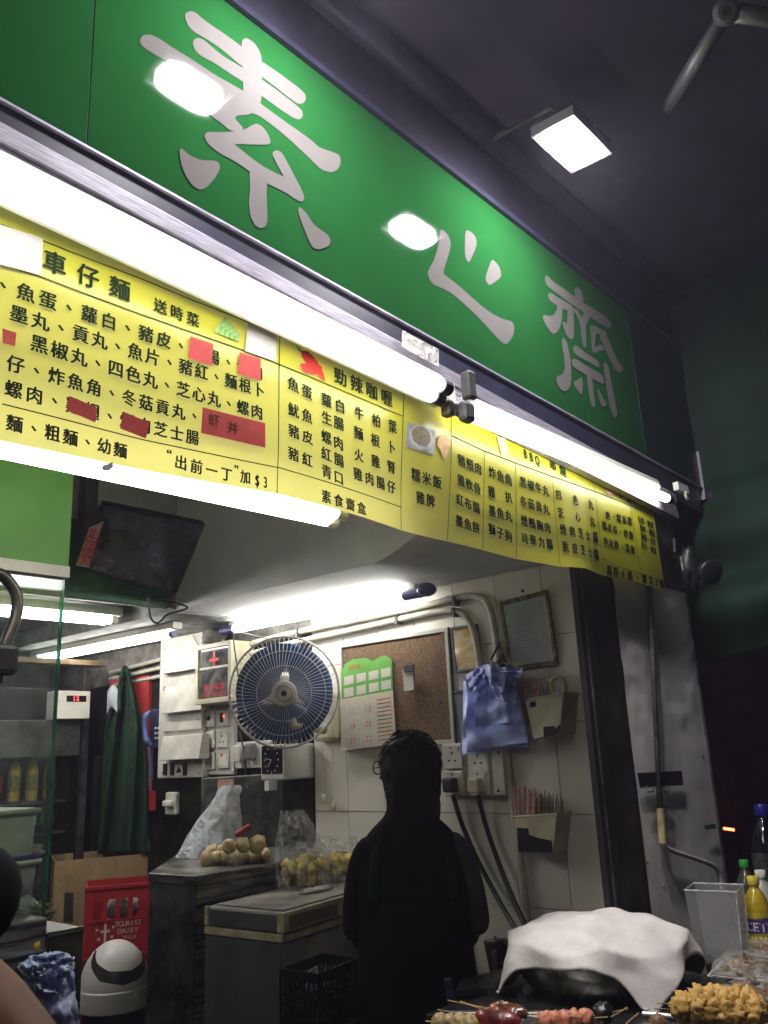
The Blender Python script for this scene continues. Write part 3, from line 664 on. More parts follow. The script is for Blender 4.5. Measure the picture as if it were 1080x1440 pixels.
for k,(i,j,s) in enumerate(((0,0,'11'),(0,1,'18'),(0,2,'27'),(1,0,'13'),(1,1,'20'),(1,2,'22'))):
    u0=.05+i*.3; v0=.08+j*.31
    B().slab(wquad([lerp4(Lm,u0,v0),lerp4(Lm,u0+.27,v0),lerp4(Lm,u0+.27,v0+.26),lerp4(Lm,u0,v0+.26)],.0247),(-.0004,0,0)).go('day_cell',M_CELL,cal)
    flat_text(s,wt(*lerp4(Lm,u0+.14,v0+.13),.0255),WR,UP,.03,.018,'day_text',M_TXR,cal)
for k in range(11):
    v=.04+k*.085
    B().slab(wquad([lerp4(Lm,.66,v),lerp4(Lm,.93,v),lerp4(Lm,.93,v+.018),lerp4(Lm,.66,v+.018)],.0247),(-.0004,0,0)).go('note_line',M_TXG if k%3 else M_TXR,cal)
# clipped note pad
b=B().slab(wquad([(569,943),(583,941),(585,970),(571,972)],.03),(-.012,0,0)); pad=b.go('note_pad',mat('pad_paper',(.5,.47,.42),.7,var=.1),label='small note pad hanging on a black clip in the middle of the cork board',cat='note pad')
B().slab(wquad([(568,936),(583,934),(583,944),(569,946)],.043),(-.006,0,0)).go('clip',M_BLACK,pad,bevel=.002)
# small frames right of the board
def frame(px,w_,mF,mI,label,cat,d=.016,txt=None):
    a,b_,c_,d_=[wt(*p,d) for p in px]; cen=(a+b_+c_+d_)/4
    t=thing('picture_frame',label,cat,(cen.x,cen.y,min(c_.z,d_.z)))
    i=[p+(cen-p).normalized()*w_*1.4 for p in (a,b_,c_,d_)]; o=[a,b_,c_,d_]
    for k in range(4):
        k2=(k+1)%4; B().slab([o[k],o[k2],i[k2],i[k]],(.012,0,0)).go('frame',mF,t,bevel=.002)
    B().slab([p+Vector((.004,0,0)) for p in i],(.003,0,0)).go('glazed_sheet',mI,t)
    return t,cen
M_FG=mat('frame_grey',(.13,.13,.15),.4,var=.2)
frame([(632,882),(670,877),(678,941),(640,947)],.010,M_FG,mat('poster_orange',(.42,.28,.07),.12,var=.2,vs=14,col2=(.5,.42,.25),coat=1,lo=.45,hi=.5,stretch=(1,1,3)),'small dark framed notice between the cork board and the conduit','picture frame')
frame([(636,972),(660,968),(666,1043),(645,1047)],.007,M_FG,mat('poster_grey',(.33,.33,.31),.15,var=.2,coat=1),'small dark framed sheet partly behind the blue bags','picture frame')
t,cen=frame([(701,846),(769,829),(784,935),(716,944)],.015,mat('gold_frame',(.22,.17,.07),.4,metal=.6,var=.5,vs=90,bump=.02,bs=120),mat('licence_paper',(.36,.40,.41),.08,var=.05,coat=1),'gold framed certificate hanging high on the tiled wall','certificate')
LL=[(712,852),(762,839),(773,925),(722,932)]
for k in range(13):
    v=.10+k*.055; u0=.12+.1*random.random(); u1=.6+.3*random.random()
    if k==0: u0,u1=.3,.7
    B().slab([wt(*lerp4(LL,a,b_),.0165) for a,b_ in((u0,v),(u1,v),(u1,v+.012),(u0,v+.012))],(-.0003,0,0)).go('text_line',mat('licence_ink',(.18,.2,.2),.6,var=0),t)
B().ball(wt(735,831,.01),.006,8,6).go('hook',M_BLACK,t)
# conduits
def conduit(px,label,r=.013,d=.02,m=None):
    pts=cr([wt(x,y,d) for x,y in px],6); t=B().tube(pts,r,10).go('conduit_pipe',m or M_PIPE,smooth=True,label=label,cat='conduit'); return t
conduit([(330,912),(400,893),(500,872),(600,851),(640,841),(665,838),(682,845),(692,865),(700,920),(705,960),(712,1060),(730,1200),(745,1320)],'upper cream conduit bending down between the small frame and the certificate')
conduit([(330,926),(400,907),(500,885),(580,867),(625,859),(648,862),(662,878),(670,905),(676,955),(686,1050)],'lower cream conduit bending down behind the blue bags',d=.02)
conduit([(155,946),(232,926)],'highest thin conduit left of the electrical boxes',r=.010); conduit([(155,955),(232,938)],'middle thin conduit left of the electrical boxes',r=.010); conduit([(160,964),(232,950)],'lowest thin conduit left of the electrical boxes',r=.010)
for px,py in ((641,846),(640,861),(705,940),(420,890),(560,872)): 
    B().obox(wt(px,py,.022),WR,(1,0,0),UP,.012,.034,.034).go('pipe_clip',M_STEELD,core)
B().tube(cr([wt(x,y,.035) for x,y in((320,905),(300,895),(283,900),(270,905))],5),.008,8).go('bent_cable',M_WHITEP,smooth=True,label='pale cable looping over the first aid cabinet',cat='cable')
t=B().ball(wt(302,893,.05),.05,14,8,sc=(1.2,1.2,.8),lump=.2).go('junction_box',mat('dusty_box',(.33,.32,.28),.7,var=.3),smooth=True,label='round dusty junction box above the first aid cabinet',cat='junction box')
def wire(L,label,r=.003,m=M_CORD,d=None,t=None,x=None):
    pts=[(PT(px,py,t) if t else wt(px,py,d or .03)) for px,py in L]
    return B().tube(cr(pts,8),r,6).go('cable',m,smooth=True,label=label,cat='cable')
wire([(208,838),(212,868),(222,876),(236,864),(262,856),(255,850),(200,832),(166,826)],'black cable drooping from the television to the duct corner',.004,t=3.35)
wire([(328,880),(329,905),(333,935),(336,960)],'thin black wire falling in front of the first aid cabinet',.0035,d=.16)
wire([(337,1030),(343,1055),(345,1075),(347,1108)],'black lead hanging from the sockets below the fan',.004,d=.05)
wire([(437,1096),(427,1110),(418,1130),(405,1160),(400,1175)],'black lead curving down below the time clock',.004,d=.03)
wire([(383,900),(282,876),(245,870),(232,878)],'slack wires bunched under the duct edge',.003,d=.12)
wire([(270,893),(285,915),(300,920)],'grey wire beside the junction box',.003,d=.07,m=M_WHITEP)

# electrical boards
el=thing('distribution_board','tall cream electrical distribution board with stacked covers','electrical panel',wt(255,1095,.02))
b,ya,yb_,za,zb,xf=wbox(226,900,284,1093,.05); b.go('backboard',M_WHITEP,el,bevel=.004)
for k,(p0,p1,d) in enumerate((((229,903),(284,911),.055),((227,915),(283,939),.10),((229,944),(281,960),.065),((228,966),(282,998),.10),((230,1004),(283,1025),.065),((224,1036),(279,1067),.11))):
    xf=XW-.004-d; a=PX(*p0,xf); c=PX(p1[0],p1[1],xf)
    B().hexa([(XW-.052,a.y,c.z),(xf,a.y,c.z),(xf,c.y,c.z),(XW-.052,c.y,c.z),(XW-.052,a.y,a.z),(xf+(.02 if d>.09 else 0),a.y,a.z),(xf+(.02 if d>.09 else 0),c.y,a.z),(XW-.052,c.y,a.z)]).go('cover',M_WHITEP,el,bevel=.003)
for px in (232,242,260):
    B().obox(wt(px,1082,.058),WR,(1,0,0),UP,.022,.012,.055).go('breaker',M_BLACK,el,bevel=.002)
B().slab([wt(*p,.0555) for p in((246,1075),(256,1074),(257,1090),(246,1091))],(-.001,0,0)).go('warning_label',mat('label_white',(.6,.6,.55),.6,var=0),el)
wl=[wt(*p,.0575) for p in((251.5,1077),(255.5,1086),(247,1087))]
B().slab(wl,(-.0004,0,0)).go('warning_triangle',M_BLACK,el)
for px,py in ((232,913),(230,970),(279,1012),(231,1030),(228,1086),(279,1087),(280,950)):
    B().lathe([(.004,0),(.003,.003)],wt(px,py,.066),(-1,0,0),8).go('screw',M_STEELD,el)
def plate(px,name,label,kind,d=.028,h=.085):
    c=wt(*px,d); t=thing('wall_socket',label,'wall socket',c-Vector((0,0,h/2)))
    B().obox(c,WR,(1,0,0),UP,h,.012,h).go('face_plate',M_WHITEP,t,bevel=.003)
    f=c+Vector((-.0065,0,0))
    def hole(u,v,w_,h_,m=M_BLACK,dd=.001): B().obox(f+WR*u+UP*v,WR,(1,0,0),UP,w_,dd,h_).go('slot' if m is M_BLACK else 'rocker',m,t)
    if kind in('socket','plug','white_plug'):
        hole(0,.012,.006,.010); hole(-.013,-.014,.009,.006); hole(.013,-.014,.009,.006)
        B().obox(f+WR*.026+UP*.028,WR,(1,0,0),UP,.014,.006,.014).go('rocker',M_WHITEP,t,bevel=.002); hole(-.005,.030,.007,.006)
    if kind=='round': 
        B().lathe([(.012,0),(.010,.004)],f,(-1,0,0),12).go('rocker',M_BLACK,t); hole(-.02,0,.005,.005); hole(.02,0,.005,.005)
    if kind=='lit': hole(-.004,0,.026,.044); hole(.012,.006,.012,.012,mat('neon_red',(1,.1,.05),.4,var=0,emit=1.2),.003)
    if kind=='switch': hole(0,.0,.05,.05,M_REF,.004); hole(-.016,-.018,.014,.012,mat('rocker_red',(.45,.02,.02),.4,var=0),.009)
    if kind=='switch2': hole(0,.0,.05,.05,M_REF,.004); hole(0,.02,.014,.012,mat('rocker_red'),.009)
    if kind=='blank': hole(-.018,.03,.006,.006); hole(.018,-.03,.006,.006)
    if kind in('plug','white_plug'):
        m=M_BLACK if kind=='plug' else M_CREAM
        B().obox(f+Vector((-.02,0,-.006)),WR,(1,0,0),UP,.048,.038,.05).go('plug',m,t,bevel=.008)
    return t
back=wbox(286,994,329,1089,.022)[0].go('socket_backboard',M_WHITEP,label='cream backboard carrying six plates under the first aid cabinet',cat='backboard',bevel=.003)
for px,kd,lb in (((295,1010),'round','outlet plate with a round black hole under the first aid cabinet'),((314,1009),'lit','switch plate with a glowing red light under the first aid cabinet'),((295,1040),'switch','switch plate with a red rocker low on its left side'),((313,1039),'socket','three pin socket plate beside the red rocker switch'),((295,1070),'socket','three pin socket plate at the bottom corner of the backboard'),((314,1068),'switch2','switch plate with a red rocker near its top')):
    plate(px,'wall_socket',lb,kd,h=.078)
B_=wbox(331,1044,377,1079,.03)[0].go('socket_strip',M_WHITEP,label='cream socket strip behind the wall fan with two plugs',cat='socket strip',bevel=.003)
B().obox(wt(336,1060,.055),WR,(1,0,0),UP,.045,.04,.075).go('plug',M_WHITEP,label='pale plug pushed into the strip under the fan',cat='plug',bevel=.008)
B().obox(wt(352,1057,.055),WR,(1,0,0),UP,.05,.04,.07).go('plug',mat('grey_plug',(.12,.12,.12),.5,var=0),label='grey plug pushed into the strip under the fan',cat='plug',bevel=.01)
back=wbox(622,1046,711,1120,.02)[0].go('socket_backboard',M_CREAM,label='cream backboard carrying the sockets below the blue bags',cat='backboard',bevel=.002)
plate((637,1064),'s','three pin socket above the black plug','socket',h=.084,d=.03); plate((639,1101),'s','socket with a black plug and cable in it','plug',h=.084,d=.03)
plate((673,1067),'s','socket half hidden under the blue bags','socket',h=.084,d=.03); plate((675,1101),'s','socket with a cream angled plug in it','white_plug',h=.084,d=.03)
b_=wbox(690,1050,711,1118,.05)[0].go('switch_box',M_WHITEP,label='narrow pale blank box right of the cream plug',cat='switch box',bevel=.003)
for py in (1058,1112): B().lathe([(.005,0),(.005,.002)],wt(701,py,.055),(-1,0,0),8).go('screw',M_BLACK,b_)
def cab(L,lab): 
    pts=cr([PX(x,y,XW-.03-dd) for x,y,dd in L],8); B().tube(pts,.0085,8).go('power_cable',M_CORD,smooth=True,label=lab,cat='cable')
cab([(637,1118,.02),(650,1160,.0),(668,1202,0),(690,1245,.0),(715,1290,.03),(741,1331,.1),(755,1360,.2)],'thick black power cable running down from the black plug')
cab([(672,1118,.02),(683,1160,.0),(700,1210,0),(722,1265,.02),(748,1320,.08),(765,1350,.2)],'thick black power cable running down from the cream plug')
# first aid cabinet
fa=thing('first_aid_cabinet','cream first aid cabinet with a glass door and red cross','first aid box',wt(315,990,.05))
xf=XW-.004-.13; A_=[PX(*p,xf) for p in((276,908),(326,901),(327,985),(276,992))]
ya=(A_[1].y+A_[2].y)/2; yb_=(A_[0].y+A_[3].y)/2; za=(A_[2].z+A_[3].z)/2; zb=(A_[0].z+A_[1].z)/2
B().box((xf+.01,ya,za),(XW-.005,yb_,zb)).go('cabinet_body',M_CREAM,fa,bevel=.002)
w_=.022
for a,c in (((ya,za),(ya+w_,zb)),((yb_-w_,za),(yb_,zb)),((ya+w_,za),(yb_-w_,za+w_)),((ya+w_,zb-w_),(yb_-w_,zb))):
    B().box((xf-.008,a[0],a[1]),(xf+.0095,c[0],c[1])).go('door_frame',M_CREAM,fa,bevel=.002)
B().box((xf+.003,ya+w_,za+w_),(xf+.0095,yb_-w_,zb-w_)).go('door_glass',mat('cabinet_glass',(.2,.2,.19),.1,var=.35,vs=16,coat=1),fa)
B().box((xf-.0,ya+w_,(za+zb)/2+.02),(xf+.0025,yb_-w_,(za+zb)/2+.03)).go('shelf_edge',M_WHITEP,fa)
cy=(ya+yb_)/2; M_CR=mat('cross_red',(.55,.03,.03),.5,var=0)
B().box((xf+.0005,cy-.007,zb-.115),(xf+.0025,cy+.007,zb-.035)).go('cross_print',M_CR,fa); B().box((xf-.0005,cy-.035,zb-.083),(xf+.0004,cy+.035,zb-.069)).go('cross_print',M_CR,fa)
flat_text("救急藥箱",(xf+.001,cy,za+.07),WR,UP,.036,.038,'cabinet_text',M_CR,fa); flat_text("FIRST AID BOX",(xf+.001,cy,za+.038),WR,UP,.028,.0135,'cabinet_text',M_CR,fa)
# time clock
tc_=thing('time_clock','pale box time clock with a black round dial under the fan','clock',wt(400,1098,.05))
xf=XW-.004-.17; a=PX(366,1048,xf); c=PX(400,1097,xf)
B().box((xf,c.y,c.z),(XW-.0045,a.y,a.z)).go('clock_case',mat('clock_case',(.5,.49,.44),.45,var=.1),tc_,bevel=.008)
cc=Vector((xf-.001,(a.y+c.y)/2,(a.z+c.z)/2+.01)); 
B().obox(cc,WR,(1,0,0),UP,(a.y-c.y)*.86,.006,(a.z-c.z)*.80).go('dial',mat('dial_black',(.01,.01,.012),.15,var=0,coat=1),tc_,bevel=.008)
for k in range(12):
    an=k*math.pi/6; B().obox(cc+Vector((-.0035,-math.sin(an)*.042,math.cos(an)*.05)),WR,(1,0,0),UP,.006,.001,.006).go('hour_mark',M_WHITEP,tc_)
B().tube([cc+Vector((-.004,0,0)),cc+Vector((-.004,.02,-.028))],.0018,5).go('hand',M_WHITEP,tc_); B().tube([cc+Vector((-.004,0,0)),cc+Vector((-.004,.035,.006))],.0014,5).go('hand',M_WHITEP,tc_)
b,ya,yb_,za,zb,xf=wbox(372,1098,378,1112,.05); b.go('terminal_box',mat('label_white'),label='small pale terminal hanging under the time clock',cat='terminal box')
# wall fan
fc=ray(400,973)*3.36; fc.z+=CAM
vd=(Vector((0,0,CAM))-fc).normalized(); ax=(vd+Vector((-.12,-.10,-.10))).normalized()
fan=thing('wall_fan','round wall fan with blue blades behind a wire guard','fan',fc-ax*.2+Vector((0,0,-.1)))
RF=.213; fa_=ax.cross(Vector((0,0,1))).normalized(); fb_=ax.cross(fa_)*-1
M_WIRE=mat('guard_wire',(.5,.51,.51),.35,metal=.0,var=0); M_BLADE=mat('fan_blade',(.03,.085,.24),.3,var=.1,vs=5)
b=B()
def gp(r,phi,h): return fc+(fa_*math.cos(phi)+fb_*math.sin(phi))*r+ax*h
for k in range(72):
    ph=k*2*math.pi/72
    b.tube([gp(.045,ph,.075),gp(.10,ph+.10,.068),gp(.16,ph+.16,.050),gp(.195,ph+.18,.028),gp(RF,ph+.19,0)],.0011,4,caps=False)
b.go('front_guard',M_WIRE,fan)
b=B()
for k in range(60):
    ph=k*2*math.pi/60
    b.tube([gp(.06,ph,-.10),gp(.14,ph,-.085),gp(.19,ph,-.045),gp(RF,ph,-.004)],.0011,4,caps=False)
b.go('rear_guard',M_WIRE,fan)
for rr,hh,r2 in ((RF,-.002,.005),(.16,.052,.0016),(.105,.069,.0014)):
    B().tube([gp(rr,k*2*math.pi/48,hh) for k in range(48)],r2,6,closed=True).go('guard_ring',mat('guard_rim',(.5,.5,.47),.4,var=0),fan,smooth=True)
hub=B().lathe([(.0,.086),(.022,.086),(.034,.084),(.046,.080),(.049,.072),(.046,.066)],fc,ax,28,caps=False).go('hub_badge',M_WHITEP,fan,smooth=True,ang=30)
B().lathe([(.0,.0875),(.010,.0875),(.011,.086)],fc,ax,16).go('badge_centre',M_STEELD,hub)
B().tube([gp(.030,k*2*math.pi/32,.0853) for k in range(32)],.0012,4,closed=True).go('badge_ring',M_STEELD,hub)
for k in range(3):
    p0=k*2*math.pi/3+.5
    def bl(u,v):
        r=.03+u*.160; wd=.55+.62*math.sin(min(1,u*1.15)*math.pi*.62)
        ph=p0+(v-.5)*wd*1.9+u*.35; return gp(r,ph,.0+.035*(v-.5)*(1-u*.3))
    B().grid(bl,10,10).go('blade',M_BLADE,fan,smooth=True,solid=.002)
B().lathe([(.04,-.03),(.042,.03),(.03,.04)],fc,ax,20).go('blade_hub',M_BLADE,fan,smooth=True)
B().lathe([(.055,-.11),(.065,-.13),(.065,-.20),(.045,-.23),(.02,-.235)],fc,ax,20).go('motor_housing',M_CREAM,fan,smooth=True)
b,ya,yb_,za,zb,xf=wbox(438,975,470,1041,.05); b.go('wall_bracket',M_CREAM,fan,bevel=.014)
wm=wt(455,1025,.07)
B().tube([fc-ax*.2,Vector((fc.x+.03,fc.y-.02,wm.z+.01)),wm],[.02,.018,.022],10).go('neck',M_CREAM,fan,smooth=True)
for x0_,y1_ in ((454,1118),(469,1128)):
    B().tube([wt(x0_-1.5,1041,.03),wt(x0_,y1_,.03)],.0014,5).go('pull_cord',M_CREAM,fan)
    c=wt(x0_+.3,y1_+5,.03); B().lathe([(.004,.018),(.010,.012),(.011,-.012),(.006,-.018)],c,(0,0,1),10).go('pull_knob',M_CREAM,fan,smooth=True)
# latch, phone, folders, apron
t=wbox(232,1114,246,1146,.03)[0].go('door_latch',M_REF,label='white plastic latch on the dark cladding',cat='latch',bevel=.008)
B().obox(wt(236,1130,.05),(0,1,0),(1,0,0),UP,.07,.02,.028).go('latch_lever',M_REF,t,bevel=.006)
wbox(306,1096,328,1150,.004)[0].go('red_leaflet',mat('leaflet',(.45,.16,.11),.6,var=.4,vs=22,col2=(.5,.42,.34)),label='faded red and white leaflet taped under the socket plates',cat='leaflet')
t=thing('wall_phone','blue wall telephone with a coiled cord beside the electrical board','telephone',wt(217,1095,.03))
M_PB=mat('phone_blue',(.07,.10,.26),.35,var=.1); M_PN=mat('phone_navy',(.02,.025,.08),.4,var=0)
wbox(212,998,227,1052,.04)[0].go('phone_body',M_PN,t,bevel=.006)
a=wt(212,1000,.07); c=wt(213,1048,.07); B().tube(cr([a,a+Vector((-.02,.014,-.03)),(a+c)/2+Vector((-.02,.02,0)),c+Vector((-.02,.014,.03)),c],5),[.012]*3+[.016]*3+[.014]*9+[.017]*3+[.012]*3,8).go('handset',M_PB,t,smooth=True)
for k in range(6): B().lathe([(.007,0),(.005,.005)],wt(219+4*(k%2),1024+7*(k//2),.045),(-1,0,0),8).go('key',M_WHITEP,t)
b=B(); b.tube([wt(213,1052+i*.26,.04)+Vector((.008*math.cos(i*.9),.008*math.sin(i*.9),0)) for i in range(170)],.0025,4); b.go('coiled_cord',M_PB,t)
M_RF=mat('folder_red',(.38,.03,.03),.5,var=.1)
wbox(186,953,207,1042,.02)[0].go('red_folder',M_RF,label='tall red hanging folder just right of the green apron',cat='folder')
wbox(155,953,167,975,.02)[0].go('red_folder',M_RF,label='piece of red folder showing above the face mask',cat='folder')
wbox(193,1044,200,1112,.015)[0].go('paper_roll',mat('label_white'),label='narrow white sheet below the red folder',cat='sheet')
wbox(199,1112,216,1140,.014)[0].go('red_booklet',M_RF,label='red booklet hanging under the telephone cord',cat='booklet')
wbox(201,1050,211,1112,.012)[0].go('chart_sheet',mat('chart',(.36,.25,.25),.6,var=.4,vs=60,col2=(.3,.08,.08)),label='pink printed chart above the red booklet',cat='sheet')
# apron
def apr(u,v):
    py=945+v*255; w0=(2+ 26*min(1,v*3.2)**.8) if v<.35 else 28+ (v-.35)*14
    cx=176+v*-2; px=cx+(u-.5)*2*w0
    p=PX(px,py,XW-.05-.03*math.sin(u*9+v*3)-.02*math.sin(u*23+v*7)); return p
M_AP=mat('apron_green',(.007,.045,.017),.85,var=.25,vs=10,bump=.01,bs=60)
t=B().grid(apr,36,40).go('apron',M_AP,smooth=True,solid=.003,label='dark green apron hanging on a hook beside the red folder',cat='apron')
B().tube(cr([wt(168,1000,.08),wt(169,960,.07),wt(175,938,.05),wt(183,958,.07),wt(187,1000,.08)],8),.010,6).go('neck_strap',M_AP,t,smooth=True)
c=wt(158,985,.09); B().grid(lambda u,v: c+Vector((-.02*math.sin(u*3.1)*math.sin(v*3.1),.05-.1*u,.05-.12*v+.03*math.sin(u*3.1))),10,10).go('face_mask',mat('mask_cloth',(.42,.46,.48),.8,var=.1),smooth=True,solid=.002,label='pale blue face mask hanging in the apron straps',cat='face mask')

# blue plastic bags on a hook
M_BAG=mat('blue_film',(.40,.49,.95),.45,var=.04,vs=10,bump=.035,bs=14,coat=.2)
def bagsheet(L,off,seed,rag=.02,label=None,nm='plastic_bags'):
    def fn(u,v):
        x,y=lerp4(L,u,v); j=noise.noise(Vector((u*5,seed,v*1.5)))
        y+= (rag*40*noise.noise(Vector((u*9,seed*3,0))) if v>.98 else 0)
        d=off+.018*math.sin(u*7+seed)+.02*j+.05*math.sin(min(1,v*1.3)*math.pi*.6)+.012*math.sin(v*13+seed+u*4)
        return wt(x,y,d)
    return B().grid(fn,40,40).go(nm,M_BAG,smooth=True,solid=.0015)
bg_=thing('bag_bundle','bundle of blue plastic carrier bags hanging on a hook over the sockets','plastic bags',wt(695,1060,.05))
def bs(L,off,seed,rag=.02):
    o=bagsheet(L,off,seed,rag); c=ORG[o.name]; o.parent=bg_; o.location=c-org(bg_); o.name='bag_sheet'; return o
bs([(652,958),(725,948),(744,1050),(650,1062)],.02,1); bs([(655,950),(722,945),(742,1044),(656,1058)],.05,2)
bs([(672,945),(724,940),(729,1015),(668,1022)],.09,3,.05); bs([(676,935),(700,934),(716,988),(690,982)],.13,4,.05)
bs([(655,950),(678,935),(683,952),(663,976)],.11,5,.05); bs([(703,938),(736,940),(730,954),(708,948)],.12,6,.02); bs([(690,935),(712,950),(706,975),(688,960)],.16,7,.04)
B().tube([wt(703,903,.02),wt(700,910,.05),wt(690,928,.09),wt(694,934,.12)],.004,6).go('hook',M_BLACK,bg_)
for k in range(7): B().tube([wt(702+k%3,902+k*4,.03),wt(706+k,918+k*2,.05),wt(700-k,932,.08)],.003,5).go('string_loop',mat('twine',(.12,.10,.07),.9,var=0),bg_)
# stick holders
def holder(L,dep,label,tape):
    front=[wt(*p,dep) for p in L]; t=thing('stick_holder',label,'holder',(XW-.06,(front[2].y+front[3].y)/2,min(front[2].z,front[3].z)))
    back_=[Vector((XW-.006,p.y,p.z)) for p in front]
    sh=Vector((0,0,0)); f0=[p+sh for p in front]
    B().slab(f0,(.004,0,0)).go('front_wall',M_CREAM,t,bevel=.002)
    B().hexa([back_[3],front[3]+Vector((.0045,0,0)),front[2]+Vector((.0045,0,0)),back_[2],back_[3]+UP*.004,front[3]+Vector((.0045,0,.004)),front[2]+Vector((.0045,0,.004)),back_[2]+UP*.004]).go('base',M_CREAM,t)
    for i,j in ((0,3),(1,2)):
        B().slab([front[i]+Vector((.0045,0,0)),back_[i],back_[j],front[j]+Vector((.0045,0,0))],(0,.003 if i else -.003,0)).go('side_wall_panel',M_CREAM,t)
    B().tube([back_[0],front[0],front[1],back_[1]],.004,6).go('rim',M_CREAM,t)
    for q in tape: B().slab([wt(*p,dep+.001) for p in q],(-.0006,0,0)).go('black_tape',M_BLACK,t)
    return t,front
M_STICK=mat('bamboo',(.42,.29,.13),.7,var=.25,vs=60); M_STRAW=mat('wrapped_straw',(.55,.42,.36),.5,var=.3,vs=40,col2=(.45,.12,.1))
holder([(738,985),(792,975),(788,1028),(750,1040)],.10,'cream holder with black tape full of wrapped straws below the certificate',[[(764,1022),(780,1021),(781,1034),(765,1037)],[(745,988),(753,986),(754,993),(746,995)],[(780,1026),(788,1018),(788,1027),(781,1033)]])
holder([(723,1149),(783,1145),(778,1199),(729,1199)],.09,'cream holder with ragged black tape full of bamboo skewers',[[(727,1164),(743,1165),(744,1174),(760,1179),(776,1182),(778,1199),(729,1198)]])
def sticks(n,x0,x1,ytop,ybot,d0,d1,m,name,label,cat,grp,r=.0022,spread=4):
    for k in range(n):
        u=random.random(); x=x0+(x1-x0)*u; d=d0+(d1-d0)*random.random()
        a=wt(x,ybot,d); c=wt(x+random.uniform(-spread,spread)+ (u-.5)*6,ytop+random.uniform(-7,7),d+random.uniform(-.01,.01))
        B().tube([a,c],r,5).go(name,m,label=label,cat=cat,group=grp)
sticks(14,741,756,962,1015,.03,.08,M_STRAW,'wrapped_straw','red and white wrapped straw standing in the upper wall holder','straw','wrapped straws in the upper holder',.003)
sticks(12,757,776,958,1015,.03,.08,mat('plastic_straw',(.4,.38,.36),.3,var=.2),'plastic_straw','pale plastic straw standing in the upper wall holder','straw','plastic straws in the upper holder',.003)
sticks(26,746,778,1118,1185,.02,.075,M_STICK,'bamboo_skewer','bamboo skewer standing in the lower wall holder','skewer','bamboo skewers in the lower holder')
sticks(12,727,750,1112,1185,.02,.075,M_STRAW,'wrapped_chopstick','paper wrapped chopstick standing in the lower wall holder','chopsticks','wrapped chopsticks in the lower holder',.004)
c=wt(785,967,.07); b=B().tube([c+Vector((0,math.cos(k*2*math.pi/24)*.026,math.sin(k*2*math.pi/24)*.034)) for k in range(24)],.008,8,closed=True); t=b.go('tape_roll',mat('tape_amber',(.40,.33,.15),.3,var=.1),smooth=True,label='roll of amber tape on the corner of the upper holder',cat='tape roll')

# pole, clip, handle and spout on the pillar
def wy(px,py,y): return PY(px,py,y)
t=thing('awning_crank','long grey awning crank pole with a wooden grip in front of the steel pillar','crank pole',wy(936,1187,1.222))
p0=wy(912,800,1.222); p1=wy(928,1137,1.222); p2=wy(932,1187,1.222)
B().tube([p0+(p0-p1)*.3,p0,p1],.0085,10).go('pole',mat('pole_grey',(.16,.15,.135),.5,metal=.4,var=.3,vs=20),t,smooth=True)
B().tube([p1,p2],.0115,12).go('grip',mat('grip_wood',(.42,.34,.17),.6,var=.2,vs=30),t,bevel=.002)
B().tube(cr([p2,wy(936,1192,1.222),wy(952,1199,1.222),wy(985,1210,1.222),wy(1003,1218,1.222),wy(1011,1230,1.222),wy(1015,1252,1.222)],8),.0075,10).go('crank',mat('crank_grey',(.5,.48,.45),.45,var=.15,vs=20),t,smooth=True)
q=[wy(*p,PYL-.02) for p in((896,1087),(958,1084),(960,1104),(900,1108))]; t=B().slab(q,(0,-.002,0)).go('pole_clip',M_BLACK,label='black tape patch with metal clips holding the pole to the pillar',cat='clip')
for cx in (914,936):
    B().tube([wy(cx-5,1105,1.222),wy(cx+5,1105,1.222),wy(cx+5,1113,1.222),wy(cx-5,1114,1.222)],.0025,6,closed=True).go('clip_loop',M_STEEL,t)
B().tube(cr([wy(934,1110,1.222),wy(940,1122,1.222),wy(940,1132,1.222),wy(934,1134,1.222),wy(933,1124,1.222)],5),.002,5).go('wire_hook',M_STEEL,t)
B().slab([wy(*p,PYL-.02) for p in((990,1161),(1005,1158),(1007,1165),(992,1167))],(0,-.002,0)).go('green_tape',mat('tape_green',(.04,.15,.05),.5,var=.1),label='scrap of green tape near the edge of the pillar sheet',cat='tape')
# ================================================================ inside: television, glass, left side
M_SCR=mat('screen',(.012,.012,.016),.12,var=0,coat=.6)
tl_=ray(148,709)*(2.8/ray(148,709).y); tr_=ray(291,738)*(2.8/ray(291,738).y); br_=ray(258,840)*(3.0/ray(258,840).y); bl_=ray(118,802)*(3.0/ray(118,802).y)
Q=[v+Vector((0,0,CAM)) for v in (tl_,tr_,br_,bl_)]
n=((Q[1]-Q[0]).cross(Q[3]-Q[0])).normalized(); n = n if n.y<0 else -n
tv=thing('television','black television tilted down from a ceiling pole in front of the green beam','television',(Q[0]+Q[1]+Q[2]+Q[3])/4-Vector((0,0,.16)))
B().slab([q-n*.035 for q in Q],n*.033).go('case',M_BLACK,tv,bevel=.004)
cen=sum(Q,Vector())/4
I=[q+(cen-q)*.075 for q in Q]
m=mat('screen_picture',(.05,.05,.075),.25,var=.6,vs=9,coat=.8,col2=(.006,.006,.01),lo=.35,hi=.7)
B().slab([q-n*.003 for q in I],n*.004).go('screen',m,tv)
def qp(u,v,e=.002): return (I[0]*(1-u)+I[1]*u)*(1-v)+(I[3]*(1-u)+I[2]*u)*v+n*e
